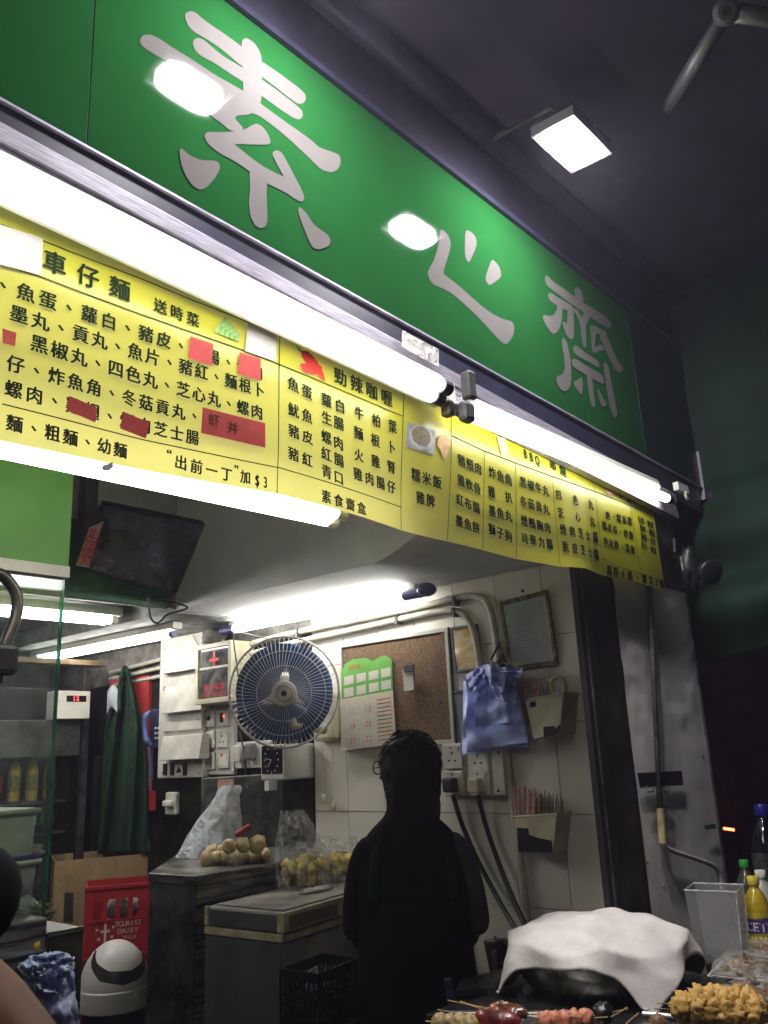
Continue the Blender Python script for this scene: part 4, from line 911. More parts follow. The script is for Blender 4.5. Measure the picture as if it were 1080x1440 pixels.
for u,v,s,cc in ((.36,.32,.05,(.16,.07,.04)),(.32,.2,.04,(.06,.05,.06)),(.38,.52,.07,(.07,.06,.07)),(.42,.68,.06,(.05,.05,.06)),(.72,.5,.07,(.05,.05,.06)),(.68,.66,.06,(.07,.055,.05)),(.55,.82,.04,(.09,.06,.05)),(.84,.4,.05,(.03,.035,.04))):
    pts=smooth_poly([(u+s*1.2*math.cos(a)*random.uniform(.7,1.2),v+s*1.6*math.sin(a)*random.uniform(.7,1.2)) for a in [k*math.pi/4 for k in range(8)]],2)
    b=B(); b.add([qp(x,y,.002+.0005*s*10) for x,y in pts],[tuple(range(len(pts)))]); b.go('picture_patch',mat('pict%.2f'%u,tuple(q*1.6 for q in cc),.5,var=.4,vs=40,emit=.25),tv)
for u,v in ((.10,.78),(.36,.80),(.05,.93)):
    b=B().slab([qp(u,v,.003),qp(u+.12,v,.003),qp(u+.12,v+.02,.003),qp(u,v+.02,.003)],n*.0003).go('caption_bar',mat('caption_grey',(.3,.32,.38),.5,var=.2,vs=90),tv)
pa=PY(133,640,2.8); pb=PY(124,745,2.83)
B().obox((pa+pb)/2+Vector((0,.02,.2)),(1,0,0),(0,1,0),UP,.05,.05,(pa-pb).length+.45).go('ceiling_pole',mat('pole_brown',(.09,.075,.07),.6,metal=.4,var=.3),tv)
B().obox(PY(135,735,2.86),(1,0,0),(0,1,0),UP,.09,.05,.12).go('mount',M_BLACK,tv,bevel=.01)
q=[PY(*p,2.72) for p in ((119,745),(138,738),(144,730),(126,797),(106,794))]
q=[PY(*p,2.72) for p in ((126,742),(146,733),(125,798),(107,795))]
rs=B().slab(q,(0,.002,0)).go('red_notice',mat('notice_paper',(.55,.46,.38),.6,var=.1),label='narrow paper strip with red characters beside the television',cat='notice')
up=(q[0]-q[3]).normalized(); rx=(q[2]-q[3]).normalized(); c0=(q[2]+q[3])/2; L=(q[0]-q[3]).length
b=B(); text_mesh(b,[(k,.01) for k in "影中請微笑"],lambda i,u,v: c0+up*(L*(.86-i*.17))+rx*(u*.045)+up*v*.045+Vector((0,-.0015,0))); b.go('notice_text',M_CR,rs)
b=B()
for a,c in ((0,1),(1,2),(2,3),(3,0)):
    cc=sum(q,Vector())/4; p=q[a]+(cc-q[a])*.1; r2=q[c]+(cc-q[c])*.1; b.tube([p+Vector((0,-.001,0)),r2+Vector((0,-.001,0))],.0012,4)
b.go('notice_border',M_CR,rs)
# green fascia panel and glass screen at the left
YG=1.9
gp_=[PY(*p,YG) for p in ((105,560),(97,797),(-60,776))]
gpz=gp_[1].z
g=B().box((-.6,YG,gpz),(gp_[1].x,YG+.03,CAM+1.12)).go('hanging_fascia',M_GREENW,label='plain green panel hanging behind the left end of the banner',cat='panel',bevel=.002)
B().box((-.6,YG-.006,gpz-.028),(gp_[1].x-.0,YG+.03,gpz-.001)).go('bottom_trim',mat('trim_white',(.55,.53,.5),.4,var=.1),g)
xg=PY(86,850,YG+.02).x
M_GLASS=bpy.data.materials.new('pane_glass'); M_GLASS.use_nodes=True
nt=M_GLASS.node_tree; N=nt.nodes; Lk=nt.links; bs_=N['Principled BSDF']; bs_.inputs['Base Color'].default_value=(.55,.6,.6,1); bs_.inputs['Roughness'].default_value=.5
tr=N.new('ShaderNodeBsdfTransparent'); tr.inputs[0].default_value=(.86,.93,.90,1); gl=N.new('ShaderNodeBsdfGlossy'); gl.inputs['Roughness'].default_value=.03
mx=N.new('ShaderNodeMixShader'); mx.inputs[0].default_value=.06; mx2=N.new('ShaderNodeMixShader')
ns=N.new('ShaderNodeTexNoise'); ns.inputs['Scale'].default_value=14; ns.inputs['Detail'].default_value=8; tc=N.new('ShaderNodeTexCoord'); Lk.new(tc.outputs['Object'],ns.inputs['Vector'])
mr=N.new('ShaderNodeMapRange'); Lk.new(ns.outputs['Fac'],mr.inputs[0]); mr.inputs[1].default_value=.4; mr.inputs[2].default_value=.8; mr.inputs[3].default_value=.02; mr.inputs[4].default_value=.12
Lk.new(tr.outputs[0],mx.inputs[1]); Lk.new(gl.outputs[0],mx.inputs[2]); Lk.new(mr.outputs[0],mx2.inputs[0]); Lk.new(mx.outputs[0],mx2.inputs[1]); Lk.new(bs_.outputs[0],mx2.inputs[2]); Lk.new(mx2.outputs[0],N['Material Output'].inputs[0])
CZ=PY(60,1291,1.88).z   # top of the left counter
gs=thing('glass_screen','clear glass screen with a green edge hanging under the green panel','glass screen',(.3,YG+.02,CZ))
B().box((-.6,YG+.012,CZ+.002),(xg-.003,YG+.022,gpz-.03)).go('pane',M_GLASS,gs)
B().box((xg-.0028,YG+.011,CZ+.002),(xg+.001,YG+.023,gpz-.03)).go('glass_edge',mat('glass_edge',(.03,.30,.17),.12,var=.2,vs=6,trans=.4),gs)
B().tube(cr([PY(-40,812,1.7),PY(-5,806,1.7),PY(12,818,1.7),PY(24,840,1.7),PY(22,868,1.7),PY(8,905,1.7),PY(0,935,1.7),PY(-4,960,1.7)],6),.012,10).go('curved_rail',M_STEELD,smooth=True,label='curved dark chrome rail arm in front of the glass screen',cat='rail')
B().obox(PY(4,928,1.69),(1,0,0),(0,1,0),UP,.05,.04,.06).go('rail_clip',M_BLACK,smooth=False,label='black clip at the foot of the curved rail',cat='clip',bevel=.01)
# left counter
lc=thing('steel_counter','stainless counter at the left under the glass screen','counter',(.4,2.1,0))
xc=PY(67,1290,1.88).x; xd=PY(118,1303,1.88).x
CZ2=PY(95,1308,1.88).z
M_SC=mat('counter_steel',(.30,.285,.265),.35,metal=.7,var=.38,vs=6,rv=.08,bump=.003,bs=80,stretch=(1,1,10))
B().box((-.6,1.88,CZ-.035),(xc,2.5,CZ)).go('top_slab',M_SC,lc,bevel=.003)
B().box((-.6,1.885,FLOOR),(xc,2.45,CZ-.036)).go('front_panel',M_SC,lc)
B().box((-.6,1.878,CZ-.065),(xc-.001,1.8845,CZ-.055)).go('lip',M_STEEL,lc)
B().box((xc+.002,1.88,FLOOR),(xd,2.4,CZ2)).go('side_cabinet',M_STEELD,lc,bevel=.002)
B().box((xc+.002,1.876,CZ2-.006),(xd,1.8795,CZ2+.003)).go('edge_strip',M_STEEL,lc)
# plastic tubs on it
def tub(px,y,label,mb,lid=None,fill=None,blue=False):
    a=PY(px[0],px[1],y); c=PY(px[2],px[3],y); t=thing('food_tub',label,'tub',((a.x+c.x)/2,y+.08,c.z)); w_=c.x-a.x
    B().hexa([(a.x+.01,y+.005,c.z),(c.x-.008,y+.005,c.z),(c.x-.008,y+.17,c.z),(a.x+.01,y+.17,c.z),(a.x,y,a.z-.012),(c.x-.002,y,a.z-.012),(c.x-.002,y+.18,a.z-.012),(a.x,y+.18,a.z-.012)]).go('tub_body',mb,t,bevel=.008)
    B().box((a.x-.006,y-.008,a.z-.011),(c.x+.006,y+.19,a.z)).go('lid',lid or mb,t,bevel=.005)
    if blue: B().box((c.x-.07,y-.01,a.z+.001),(c.x-.0,y+.03,a.z+.010)).go('lid_clip',mat('clip_blue',(.01,.01,.25),.4,var=0),t,bevel=.003)
    for q in (fill or []):
        B().ball(PY(q[0],q[1],y+.03),q[2],12,8,lump=.7,ls=30,sc=(1.3,.5,.8),seed=q[0]).go('filling',q[3],t,smooth=True)
    return t
M_TUB=film('tub_film',(.62,.58,.48),.72,.35,10,.01,.08); M_TUB2=film('tub_film_clear',(.6,.6,.62),.42,.25,14,.01,.1)
M_PINK=mat('pink_food',(.45,.07,.06),.5,var=.3,vs=60); M_NOOD=mat('dried_food',(.30,.22,.13),.7,var=.6,vs=60,bump=.02,bs=90); M_WHF=mat('white_food',(.5,.46,.4),.6,var=.2,vs=40)
tub((-60,1221,50,1289),1.96,'clear tub with a white lid and blue clip holding pink food',M_TUB2,M_REF,[(27,1252,.022,M_PINK),(12,1262,.02,M_PINK),(15,1280,.04,M_WHF),(35,1282,.03,M_WHF)],True)
z_=PY(20,1219,1.96).z+.011
tub((-60,1145,50,1219),1.955,'tall milky tub of dried food stacked on the tub with the white lid',M_TUB,M_CREAM,[(10,1207,.05,M_NOOD),(32,1205,.035,M_NOOD),(-15,1207,.05,M_NOOD)])
b=B()
for k in range(60):
    c=PY(55,1284,1.95)+Vector((random.gauss(0,.014),random.gauss(0,.01),random.gauss(0,.009))); b.tube([c,c+Vector((random.gauss(0,.012),random.gauss(0,.01),random.gauss(0,.01)))],.0018,4)
b.go('scouring_pad',mat('scourer',(.28,.27,.15),.7,var=.3),label='ball of pale scouring wire at the counter corner',cat='scourer')
wire([(63,1290),(58,1310),(52,1330),(46,1345)],'thin black cord hanging over the front of the left counter',.003,t=2.05); wire([(70,1298),(70,1330),(69,1350)],'short black cord hanging beside the counter seam',.003,t=2.1)
# bag hanging in front of the counter
def bagf(L,y,amp,seed,rag=0):
    def fn(u,v):
        x,yy=lerp4(L,u,v); k=noise.noise(Vector((u*4+seed,v*4,seed))); k2=noise.noise(Vector((u*11+seed,v*9,seed*2)))
        return PY(x+3*k2,yy+4*k,y-amp*(math.sin(u*math.pi)*(.6+.4*math.sin(v*9+seed))+.5*k+.35*k2))
    return fn
M_BAG2=mat('pale_blue_film',(.58,.66,.98),.5,var=.03,vs=10,bump=.02,bs=20)
bt=thing('carrier_bag','crumpled blue plastic bags hanging on the front of the left counter','plastic bags',PY(75,1440,1.8))
for L,y,a_,sd in (([(45,1380),(103,1365),(114,1460),(60,1470)],1.80,.05,3),([(24,1360),(48,1352),(85,1395),(50,1400)],1.80,.07,5),([(40,1345),(92,1340),(80,1362),(48,1362)],1.79,.07,8),([(80,1348),(104,1345),(98,1375),(82,1374)],1.76,.05,9),([(40,1348),(68,1362),(60,1372),(46,1362)],1.74,.05,11),([(26,1355),(40,1350),(62,1390),(46,1392)],1.77,.06,12)):
    B().grid(bagf(L,y,a_,sd),22,22).go('crumpled_film',M_BAG2,bt,smooth=True,solid=.0012)
B().ball(PY(68,1376,1.83),.045,28,20,lump=.5,ls=24,seed=4).go('crumpled_core',M_BAG2,bt,smooth=True)
B().ball(PY(52,1330,1.8),.008,8,6,lump=.5).go('yellow_tie',mat('tie_yellow',(.5,.32,.03),.5,var=0),bt,smooth=True)

# ---- drinks cooler against the back
YF=4.35
fr_=thing('drinks_cooler','dark upright drinks cooler with glass doors full of bottles','fridge',(1.6,4.6,FLOOR))
za=PY(60,1065,YF).z; 
M_FRI=mat('fridge_dark',(.03,.03,.032),.35,metal=.3,var=.3)
B().box((.7,YF+.5,FLOOR),(2.5,YF+.55,CAM+.4)).go('rear_panel',M_FRI,fr_); B().box((2.46,YF,FLOOR),(2.5,YF+.5,CAM+.4)).go('side_panel',M_FRI,fr_)
B().box((.7,YF,PY(60,1012,YF).z),(2.46,YF+.5,CAM+.4)).go('top_cabinet',M_FRI,fr_,bevel=.004)
B().box((.7,YF-.04,za),(2.44,YF+.4,PY(60,1012,YF-.04).z)).go('canopy',mat('canopy_steel',(.16,.155,.145),.4,metal=.6,var=.3),fr_,bevel=.006)
B().box((.7,YF-.02,FLOOR),(2.46,YF+.5,FLOOR+.35)).go('plinth',M_FRI,fr_)
for px in (68,133,-10): 
    x=PY(px,1150,YF).x; B().box((x-.02,YF-.015,FLOOR+.36),(x+.02,YF+.005,za-.001)).go('door_frame',M_FRI,fr_,bevel=.003)
sh=[PY(90,p,YF+.05).z for p in (1124,1167,1210,1250)]
for z in sh: B().box((.75,YF+.03,z-.012),(2.42,YF+.45,z)).go('shelf',M_STEEL,fr_)
B().box((.72,YF+.008,FLOOR+.37),(2.42,YF+.012,za-.01)).go('door_glass',film('cooler_glass',(.05,.05,.05),.10,.05,3,.0,.04),fr_)
def bottle_proto(name,r,h,body,cap,label,group,loc):
    t=thing(name,label,'bottle',loc,group)
    B().lathe([(r*.8,0),(r,.008),(r,h*.62),(r*.85,h*.72),(r*.4,h*.86),(r*.4,h*.93)],loc,UP,14).go('bottle_body',body,t,smooth=True)
    B().lathe([(r*.46,h*.93),(r*.46,h)],loc,UP,14).go('cap',cap,t)
    B().lathe([(r*1.02,h*.22),(r*1.02,h*.55)],loc,UP,14,caps=False).go('label_band',cap,t)
    return t
cols=[((.7,.10,.05),(.7,.16,.12)),((.10,.03,.02),(.6,.03,.03)),((.7,.5,.06),(.4,.35,.1)),((.04,.14,.05),(.08,.3,.1)),((.03,.07,.25),(.25,.3,.35)),((.3,.16,.05),(.3,.28,.2))]
nm=['orange red','dark cola coloured','yellow','green','blue','amber']
pr=[]
for row,z in enumerate(sh):
    n_=0
    for k in range(15):
        x=1.02+k*.095
        if x>2.38: break
        ci=[(0,0,0,1,0,0,0,0,0,1,0,1,2,2,2),(2,2,4,4,3,2,4,4,2,2,5,2,4,4,3),(3,3,5,3,4,3,3,3,4,4,3,3,5,5,3),(5,5,1,1,5,3,3,5,5,1,1,5,3,3,5)][row][k]
        loc=Vector((x,YF+.09,z+.001)); h=.165 if row else .24
        key=(ci,row==0)
        ex=[p for p in pr if p[0]==key]
        lab='%s drink bottle on the %s shelf of the cooler'%(nm[ci],['top','second','third','lowest'][row]); grp='%s bottles on the %s cooler shelf'%(nm[ci],['top','second','third','lowest'][row])
        if ex: copy_at(ex[0][1],loc,label=lab,group=grp)
        else:
            m1=mat('drink_%d'%ci,cols[ci][0],.2,var=.1,coat=.5); m2=mat('drinkcap_%d'%ci,cols[ci][1],.4,var=.3,vs=80)
            pr.append((key,bottle_proto('drink_bottle',.031,h,m1,m2,lab,grp,loc)))
cb=thing('control_box','white control box with a red lit display above the drinks cooler','control box',PY(104,1012,YF-.09))
a=PY(82,971,YF-.12); c=PY(126,1011,YF-.12)
B().box((a.x,YF-.12,c.z),(c.x,YF-.001,a.z)).go('case',M_REF,cb,bevel=.006)
a=PY(94,978,YF-.123); c=PY(121,987,YF-.123); B().box((a.x,YF-.124,c.z),(c.x,YF-.1205,a.z)).go('display',M_SCR,cb)
flat_text("12",PY(107,982,YF-.127),(1,0,0),UP,.034,.019,'display_digits',mat('led_red',(1,.05,.05),.4,var=0,emit=2.2),cb,.01)
B().box((2.465,YF-.02,FLOOR),(2.50,YF-.001,CAM+.5)).go('door_post',M_STEELD,label='steel door post between the drinks cooler and the apron',cat='post')
B().box((1.4,4.1,CAM+.50),(2.45,4.2,CAM+.525)).go('wood_batten',mat('raw_wood',(.22,.15,.08),.8,var=.3),label='rough wooden batten under the tube above the cooler',cat='batten')
M_PRT=mat('crate_print',(.6,.5,.48),.5,var=.1)
def face_box(name,label,cat,p0,px_r,y,z0,z1,m,depth,**k):
    a=PY(p0[0],p0[1],y); return a
xb0=PY(106,1230,3.95).x
cbx=thing('cardboard_box','open brown cardboard box behind the red crate','box',(xb0+.25,4.1,PY(150,1300,3.95).z-.1))
zt=PY(106,1212,3.95).z; zb=zt-.42
M_CARD=mat('cardboard',(.30,.20,.10),.85,var=.15,vs=6)
B().box((xb0,3.95,zb),(xb0+.50,3.956,zt)).go('front_side',M_CARD,cbx); B().box((xb0,4.32,zb),(xb0+.50,4.326,zt)).go('back_side',M_CARD,cbx); B().box((xb0,3.957,zb),(xb0+.006,4.319,zt)).go('left_side',M_CARD,cbx); B().box((xb0+.494,3.957,zb),(xb0+.5,4.319,zt)).go('right_side',M_CARD,cbx)
B().box((xb0+.007,3.957,zb),(xb0+.493,4.319,zb+.006)).go('bottom',M_CARD,cbx)
q=[PY(*p,3.948) for p in ((119,1255),(130,1255),(129,1297),(117,1297))]; B().slab(q,(0,.001,0)).go('printed_mark',mat('card_ink',(.04,.035,.03),.7,var=.5,vs=50),cbx)
cbx.rotation_euler.z=math.radians(-25)
stool=B().box((xb0-.05,3.55,FLOOR),(2.56,4.3,zb-.002)).go('low_bench',M_STEELD,label='dark bench under the cardboard box and crates',cat='bench')
def crate(x0,y0_,z0_,w_,d_,h_,label,grp=None):
    t=thing('milk_crate',label,'crate',(x0+w_/2,y0_+d_/2,z0_)); m=mat('crate_red',(.35,.015,.02),.4,var=.12)
    x1=x0+w_; y1=y0_+d_; z1=z0_+h_
    for (a,c) in (((x0,y0_),(x0+.03,y0_+.012)),((x1-.03,y0_),(x1,y0_+.012))): B().box((a[0],a[1],z0_),(c[0],c[1],z1)).go('corner_post',m,t,bevel=.002)
    B().box((x0+.031,y0_+.001,z1-h_*.2),(x1-.031,y0_+.011,z1)).go('top_rail',m,t); B().box((x0-.003,y0_-.006,z1-.012),(x1+.003,y0_+.013,z1+.004)).go('rim',m,t,bevel=.002)
    for k in range(6):
        xx=x0+.03+(w_-.06)*k/5; B().box((xx-.010,y0_+.002,z0_+h_*.5),(xx+.010,y0_+.010,z1-h_*.2-.001)).go('bar',m,t)
    B().box((x0-.002,y0_-.003,z0_+h_*.46),(x1+.002,y0_+.0,z0_+h_*.5)).go('rib',m,t); B().box((x0+.031,y0_+.001,z0_),(x1-.031,y0_+.011,z0_+h_*.5-.001)).go('lower_panel',m,t)
    B().box((x0,y0_+.013,z0_),(x0+.01,y1,z1)).go('side_panel',m,t); B().box((x1-.01,y0_+.013,z0_),(x1,y1,z1)).go('side_panel',m,t); B().box((x0+.011,y1-.01,z0_),(x1-.011,y1,z1)).go('rear_panel',m,t)
    c=(x0+w_*.56,y0_-.0015,z0_+h_*.27)
    flat_text("TOURIST",(c[0],c[1],z0_+h_*.42),(1,0,0),UP,.028,.016,'crate_text',M_PRT,t,.01); flat_text("DAIRY",(c[0],c[1],z0_+h_*.31),(1,0,0),UP,.028,.017,'crate_text',M_PRT,t,.01); flat_text("MILK",(c[0]+.01,c[1],z0_+h_*.21),(1,0,0),UP,.022,.014,'crate_text',M_PRT,t)
    e=Vector((x0+w_*.27,y0_-.0015,z0_+h_*.33)); b=B(); b.box(e+Vector((-.005,0,-.05)),e+Vector((.005,.001,.03))); b.box(e+Vector((-.02,-.0005,-.005)),e+Vector((.02,.0005,.005)))
    for k in range(7): an=k*math.pi*2/7+.3; b.box(e+Vector((math.cos(an)*.035-.005,-.0002,math.sin(an)*.045-.004)),e+Vector((math.cos(an)*.035+.005,.0008,math.sin(an)*.045+.006)))
    b.go('crate_emblem',M_PRT,t)
    t.rotation_euler.z=math.radians(-30); t.location.x+=.05; t.location.y-=.03
    return t
YC=3.62; a=PY(132,1249,YC); c=PY(207,1249,YC); w_=.33; zz=PY(140,1300,YC).z
h_=.27
crate(a.x,YC,a.z-h_*1.02,w_,.28,h_,'red plastic milk crate with pale lettering on top of the stack')
crate(a.x,YC,a.z-h_*2.06,w_,.28,h_,'red plastic milk crate directly under the lettered one')
for k,(px,py) in enumerate(((163,1275),(172,1278),(181,1273),(168,1268))):
    B().ball(PY(px,py,YC+.07),.045,10,8,lump=.6,ls=40,seed=k).go('milk_pack',mat('pack_white',(.55,.52,.48),.5,var=.2),smooth=True,label='white wrapped pack seen through the slots of the top crate',cat='pack',group='white packs inside the top crate')
bc=ray(160,1405)*3.15; bc.z=FLOOR
bz=PT(160,1410,3.15).z; R_=.121
bin_=thing('trash_bin','white swing top trash bin with a dark opening between the counters','trash bin',bc)
M_BINW=mat('bin_white',(.58,.55,.53),.4,var=.05); 
B().lathe([(R_*.8,0),(R_*.93,bz-FLOOR-.02),(R_*.93,bz-FLOOR)],bc,UP,32).go('bin_body',M_BLACK,bin_,smooth=True,ang=30)
bt0=Vector((bc.x,bc.y,bz)); ht=PT(160,1325,3.15).z-bz
B().lathe([(R_*1.05,-.01),(R_*1.06,.0),(R_*1.05,.055),(R_*1.01,.06)],bt0,UP,40).go('lid_skirt',M_BINW,bin_,smooth=True,ang=30)
vd2=Vector((-bc.x,-bc.y,0)).normalized(); sd=vd2.cross(UP)   # towards the street / sideways
def hood(u,v,sc=1.0):
    th=u*2*math.pi; ph=v*math.pi/2
    return bt0+Vector((0,0,.058))+ (vd2*math.cos(th)+sd*math.sin(th))*R_*1.0*sc*math.cos(ph)+UP*(ht-.06)*math.sin(ph)*sc
B().grid(lambda u,v:hood(u,v,.95),40,14,True).go('hood_inner',mat('bin_dark',(.03,.032,.035),.3,var=0),bin_,smooth=True)
LID=[(-180,.45),(-95,.62),(-70,.60),(-40,.42),(-10,.30),(30,.27),(60,.33),(95,.45),(180,.45)]
BOD=[(-180,.45),(-95,.62),(-78,.58),(-50,.34),(-25,.17),(15,.09),(50,.13),(80,.27),(100,.42),(180,.45)]
def side_angle(th):   # degrees from the street-facing direction, positive to the right of the viewer
    d=vd2*math.cos(th)+sd*math.sin(th); return math.degrees(math.atan2(d.dot(rvv),d.dot(vd2)))
rvv=vd2.cross(UP)*-1
B().grid(lambda u,v:(lambda v0:hood(u,v0+(1-v0)*v))(interp(LID,side_angle(u*2*math.pi))),72,14,True).go('swing_lid',M_BINW,bin_,smooth=True)
B().grid(lambda u,v:(lambda v1:hood(u,v1*v,1.01))(interp(BOD,side_angle(u*2*math.pi))),72,8,True).go('lid_body',M_BINW,bin_,smooth=True)
# ---- rear steel counter
t1=2.85; P1=PT(277,1232,t1); ztop=P1.z
P2=PZ(208,1228,ztop)
rc=thing('steel_counter','tall stainless counter with mushrooms and a bag on top','counter',((P1.x+XW)/2,3.1,FLOOR))
yb2=3.55
CP=[(P1.x,P1.y),(XW-.01,P1.y),(XW-.01,3.35),(2.3,3.22),(P2.x,P2.y)]
B().slab([(x,y,ztop-.03) for x,y in CP],(0,0,.03)).go('top_slab',M_SC,rc,bevel=.003)
CQ=[(P1.x+.008,P1.y+.008),(XW-.012,P1.y+.008),(XW-.012,3.33),(2.3,3.19),(P2.x+.012,P2.y-.004)]
B().slab([(x,y,FLOOR) for x,y in CQ],(0,0,ztop-.031-FLOOR)).go('cabinet',M_SC,rc)
B().slab([(P1.x+.001,P1.y+.01,FLOOR),(P1.x+.006,P1.y+.01,FLOOR),(P2.x+.009,P2.y-.006,FLOOR),(P2.x+.004,P2.y-.006,FLOOR)],(0,0,ztop-.032-FLOOR)).go('end_panel',M_STEELD,rc)
# ---- chest freezer
F0=PT(397,1284,2.6); zf=F0.z; F1=PZ(289,1274,zf); F2=PZ(486,1259,zf)
ex=(F2-F0).normalized(); ey=(F1-F0).normalized(); dl=(F1-F0).length; wl_=.66
fz=thing('chest_freezer','low grey chest freezer with a cream trimmed lid and recessed handle','freezer',F0+ex*.2+ey*.15-Vector((0,0,zf-FLOOR)))
M_FZ=mat('freezer_grey',(.30,.285,.25),.5,var=.25,vs=5,rv=.1); M_FZD=mat('freezer_end',(.085,.085,.082),.55,var=.45,vs=6,col2=(.05,.05,.05)); M_FZT=mat('freezer_trim',(.46,.40,.25),.5,var=.2,vs=14)
def fb(e0,e1,a0,a1,z0_,z1_): 
    c=[F0+ex*e+ey*a for e,a in((e0,a0),(e1,a0),(e1,a1),(e0,a1))]
    return B().hexa([Vector((p.x,p.y,z0_)) for p in c]+[Vector((p.x,p.y,z1_)) for p in c])
fb(.004,wl_,.004,dl,FLOOR,zf-.085).go('freezer_body',M_FZ,fz,bevel=.004)
fb(-.001,.003,.006,dl,FLOOR,zf-.086).go('end_panel',M_FZD,fz)
fb(-.003,wl_+.002,-.003,dl+.002,zf-.083,zf-.060).go('body_trim',M_FZT,fz,bevel=.002)
fb(.004,wl_,.0,dl,zf-.056,zf-.002).go('lid',M_FZ,fz,bevel=.004)
fb(-.004,.003,.02,dl-.02,zf-.055,zf-.006).go('lid_end',M_FZD,fz,bevel=.002)
fb(-.006,wl_+.004,-.010,.0,zf-.056,zf+.001).go('lid_front_trim',M_FZT,fz,bevel=.003)
fb(-.006,.003,-.0,.019,zf-.056,zf+.001).go('lid_corner',M_FZT,fz,bevel=.003); fb(-.006,.003,dl-.019,dl,zf-.056,zf+.001).go('lid_corner',M_FZT,fz,bevel=.003)
fb(.02,.27,-.0125,-.0105,zf-.047,zf-.012).go('handle_recess',mat('recess_dark',(.14,.12,.07),.6,var=.2),fz)
fb(.03,wl_,.02,dl-.02,zf-.0015,zf+.003).go('lid_mat',M_FZ,fz,bevel=.001)
# black basket with papers
bk=thing('plastic_basket','black slotted plastic basket with papers leaning by the freezer front','basket',PT(450,1420,2.6)-Vector((0,0,.12)))
c0=PT(452,1395,2.42); ux=ex; uy=ey*1.0
M_BK=mat('basket_black',(.008,.008,.009),.35,var=0)
W_,D_,H_=.20,.14,.15
def bkp(a,b_,z): return c0+ux*a*W_/2+uy*b_*D_/2+UP*(z-.5)*H_
for a0,a1,b0,b1 in ((-1,1,-1,-1),(-1,1,1,1),(-1,-1,-1,1),(1,1,-1,1)):
    for z0_,z1_ in ((0,.22),(.36,.42),(.55,.61),(.82,1)):
        B().slab([bkp(a0,b0,z0_),bkp(a1,b1,z0_),bkp(a1,b1,z1_),bkp(a0,b0,z1_)],(ux if a0==a1 else uy)*.004*(1 if (a0+a1+b0+b1)<0 else -1)).go('rail',M_BK,bk)
    nb=12 if a0!=a1 else 8
    b=B()
    for k in range(nb+1):
        t=k/nb; aa=a0+(a1-a0)*t; b_=b0+(b1-b0)*t; b.obox(bkp(aa,b_,.5),ux,uy,UP,.005,.005,H_*.98)
    b.go('uprights',M_BK,bk)
B().slab([bkp(-1,-1,0),bkp(1,-1,0),bkp(1,1,0),bkp(-1,1,0)],UP*.004).go('bottom',M_BK,bk)
for k,(x,y,w2,h2,r) in enumerate(((441,1378,.045,.06,.1),(462,1376,.05,.04,-.3),(432,1380,.03,.04,.5),(468,1370,.03,.03,.2),(478,1388,.03,.03,-.2))):
    cc=PT(x,y,2.40); B().obox(cc,ux+UP*r,uy,UP-ux*r,w2,.002,h2).go('paper_slip',mat('slip_%d'%(k%2),((.6,.62,.7),(.7,.6,.58))[k%2],.7,var=.4,vs=50,col2=(.15,.15,.3)),label='printed paper slip sticking out of the black basket',cat='paper',group='paper slips in the black basket')
stn=B().obox(c0-UP*(H_/2+ (c0.z-H_/2-FLOOR)/2)-UP*0,ux,uy,UP,.24,.16,(c0.z-H_/2-FLOOR)-.004).go('basket_stand',M_FZD,label='dark stand under the black basket',cat='stand')

# ---- food on the rear counter and freezer
M_MUSH=mat('fish_ball_skin',(.55,.44,.24),.55,var=.35,vs=14,bump=.02,bs=30,col2=(.34,.24,.10))
M_TOFU=mat('tofu_puff_skin',(.66,.50,.07),.5,var=.3,vs=20,bump=.02,bs=40)
def item(proto,c,label,cat,grp,m,name,r,lump,s=1.0,sd=0):
    if proto is None: return B().ball(c,r,12,9,lump=lump,ls=22,seed=sd).go(name,m,label=label,cat=cat,group=grp,smooth=True,origin=c)
    o=proto.copy(); COL.objects.link(o); o.location=c; o.rotation_euler=(random.random()*6,random.random()*6,random.random()*6); k=random.uniform(.85,1.12); o.scale=(k*random.uniform(.85,1.1),k,k*random.uniform(.8,1.0)); ORG[o.name]=Vector(c); return o
zt=ztop+.012; pr=None
rows=[((292,1207),(372,1203),7,.025),((300,1199),(366,1195),6,.04),((322,1190),(362,1187),3,.075)]
for k in range(3):
    a,c,n_,dz=rows[k]
    for i in range(n_):
        px=a[0]+(c[0]-a[0])*i/(n_-1); py=a[1]+(c[1]-a[1])*i/(n_-1)
        p=PZ(px,py,ztop+.025+(.0 if k==0 else (.012 if k==1 else .055)))
        p.x=min(p.x,XW-.04)
        o=item(pr,p,'pale speckled fish ball in the clear tray on the tall counter','fish ball','fish balls in the clear tray',M_MUSH,'fish_ball',.030,.25,sd=k*9+i); pr=pr or o
M_CLEAR=film('clear_box',(.75,.78,.8),.10,.08,20,.002,.06)
L0=PZ(262,1212,ztop+.003); L1=PZ(385,1206,ztop+.003)
cx0,cx1,cy0,cy1=2.10,XW-.03,PZ(330,1218,ztop).y,PZ(330,1218,ztop).y+.27
tr_=thing('clear_tray','clear plastic tray with a raised lid holding pale fish balls','food tray',((cx0+cx1)/2,(cy0+cy1)/2,ztop+.001))
B().box((cx0,cy0,ztop+.001),(cx1,cy1,ztop+.004)).go('tray_base',M_CLEAR,tr_)
for q in (((cx0,cy0),(cx1,cy0+.002)),((cx0,cy0+.003),(cx0+.002,cy1))): B().box((q[0][0],q[0][1],ztop+.005),(q[1][0],q[1][1],ztop+.045)).go('tray_side',M_CLEAR,tr_)
B().box((cx0+.05,cy1,ztop+.005),(cx1,cy1+.003,ztop+.30)).go('raised_lid',M_CLEAR,tr_)
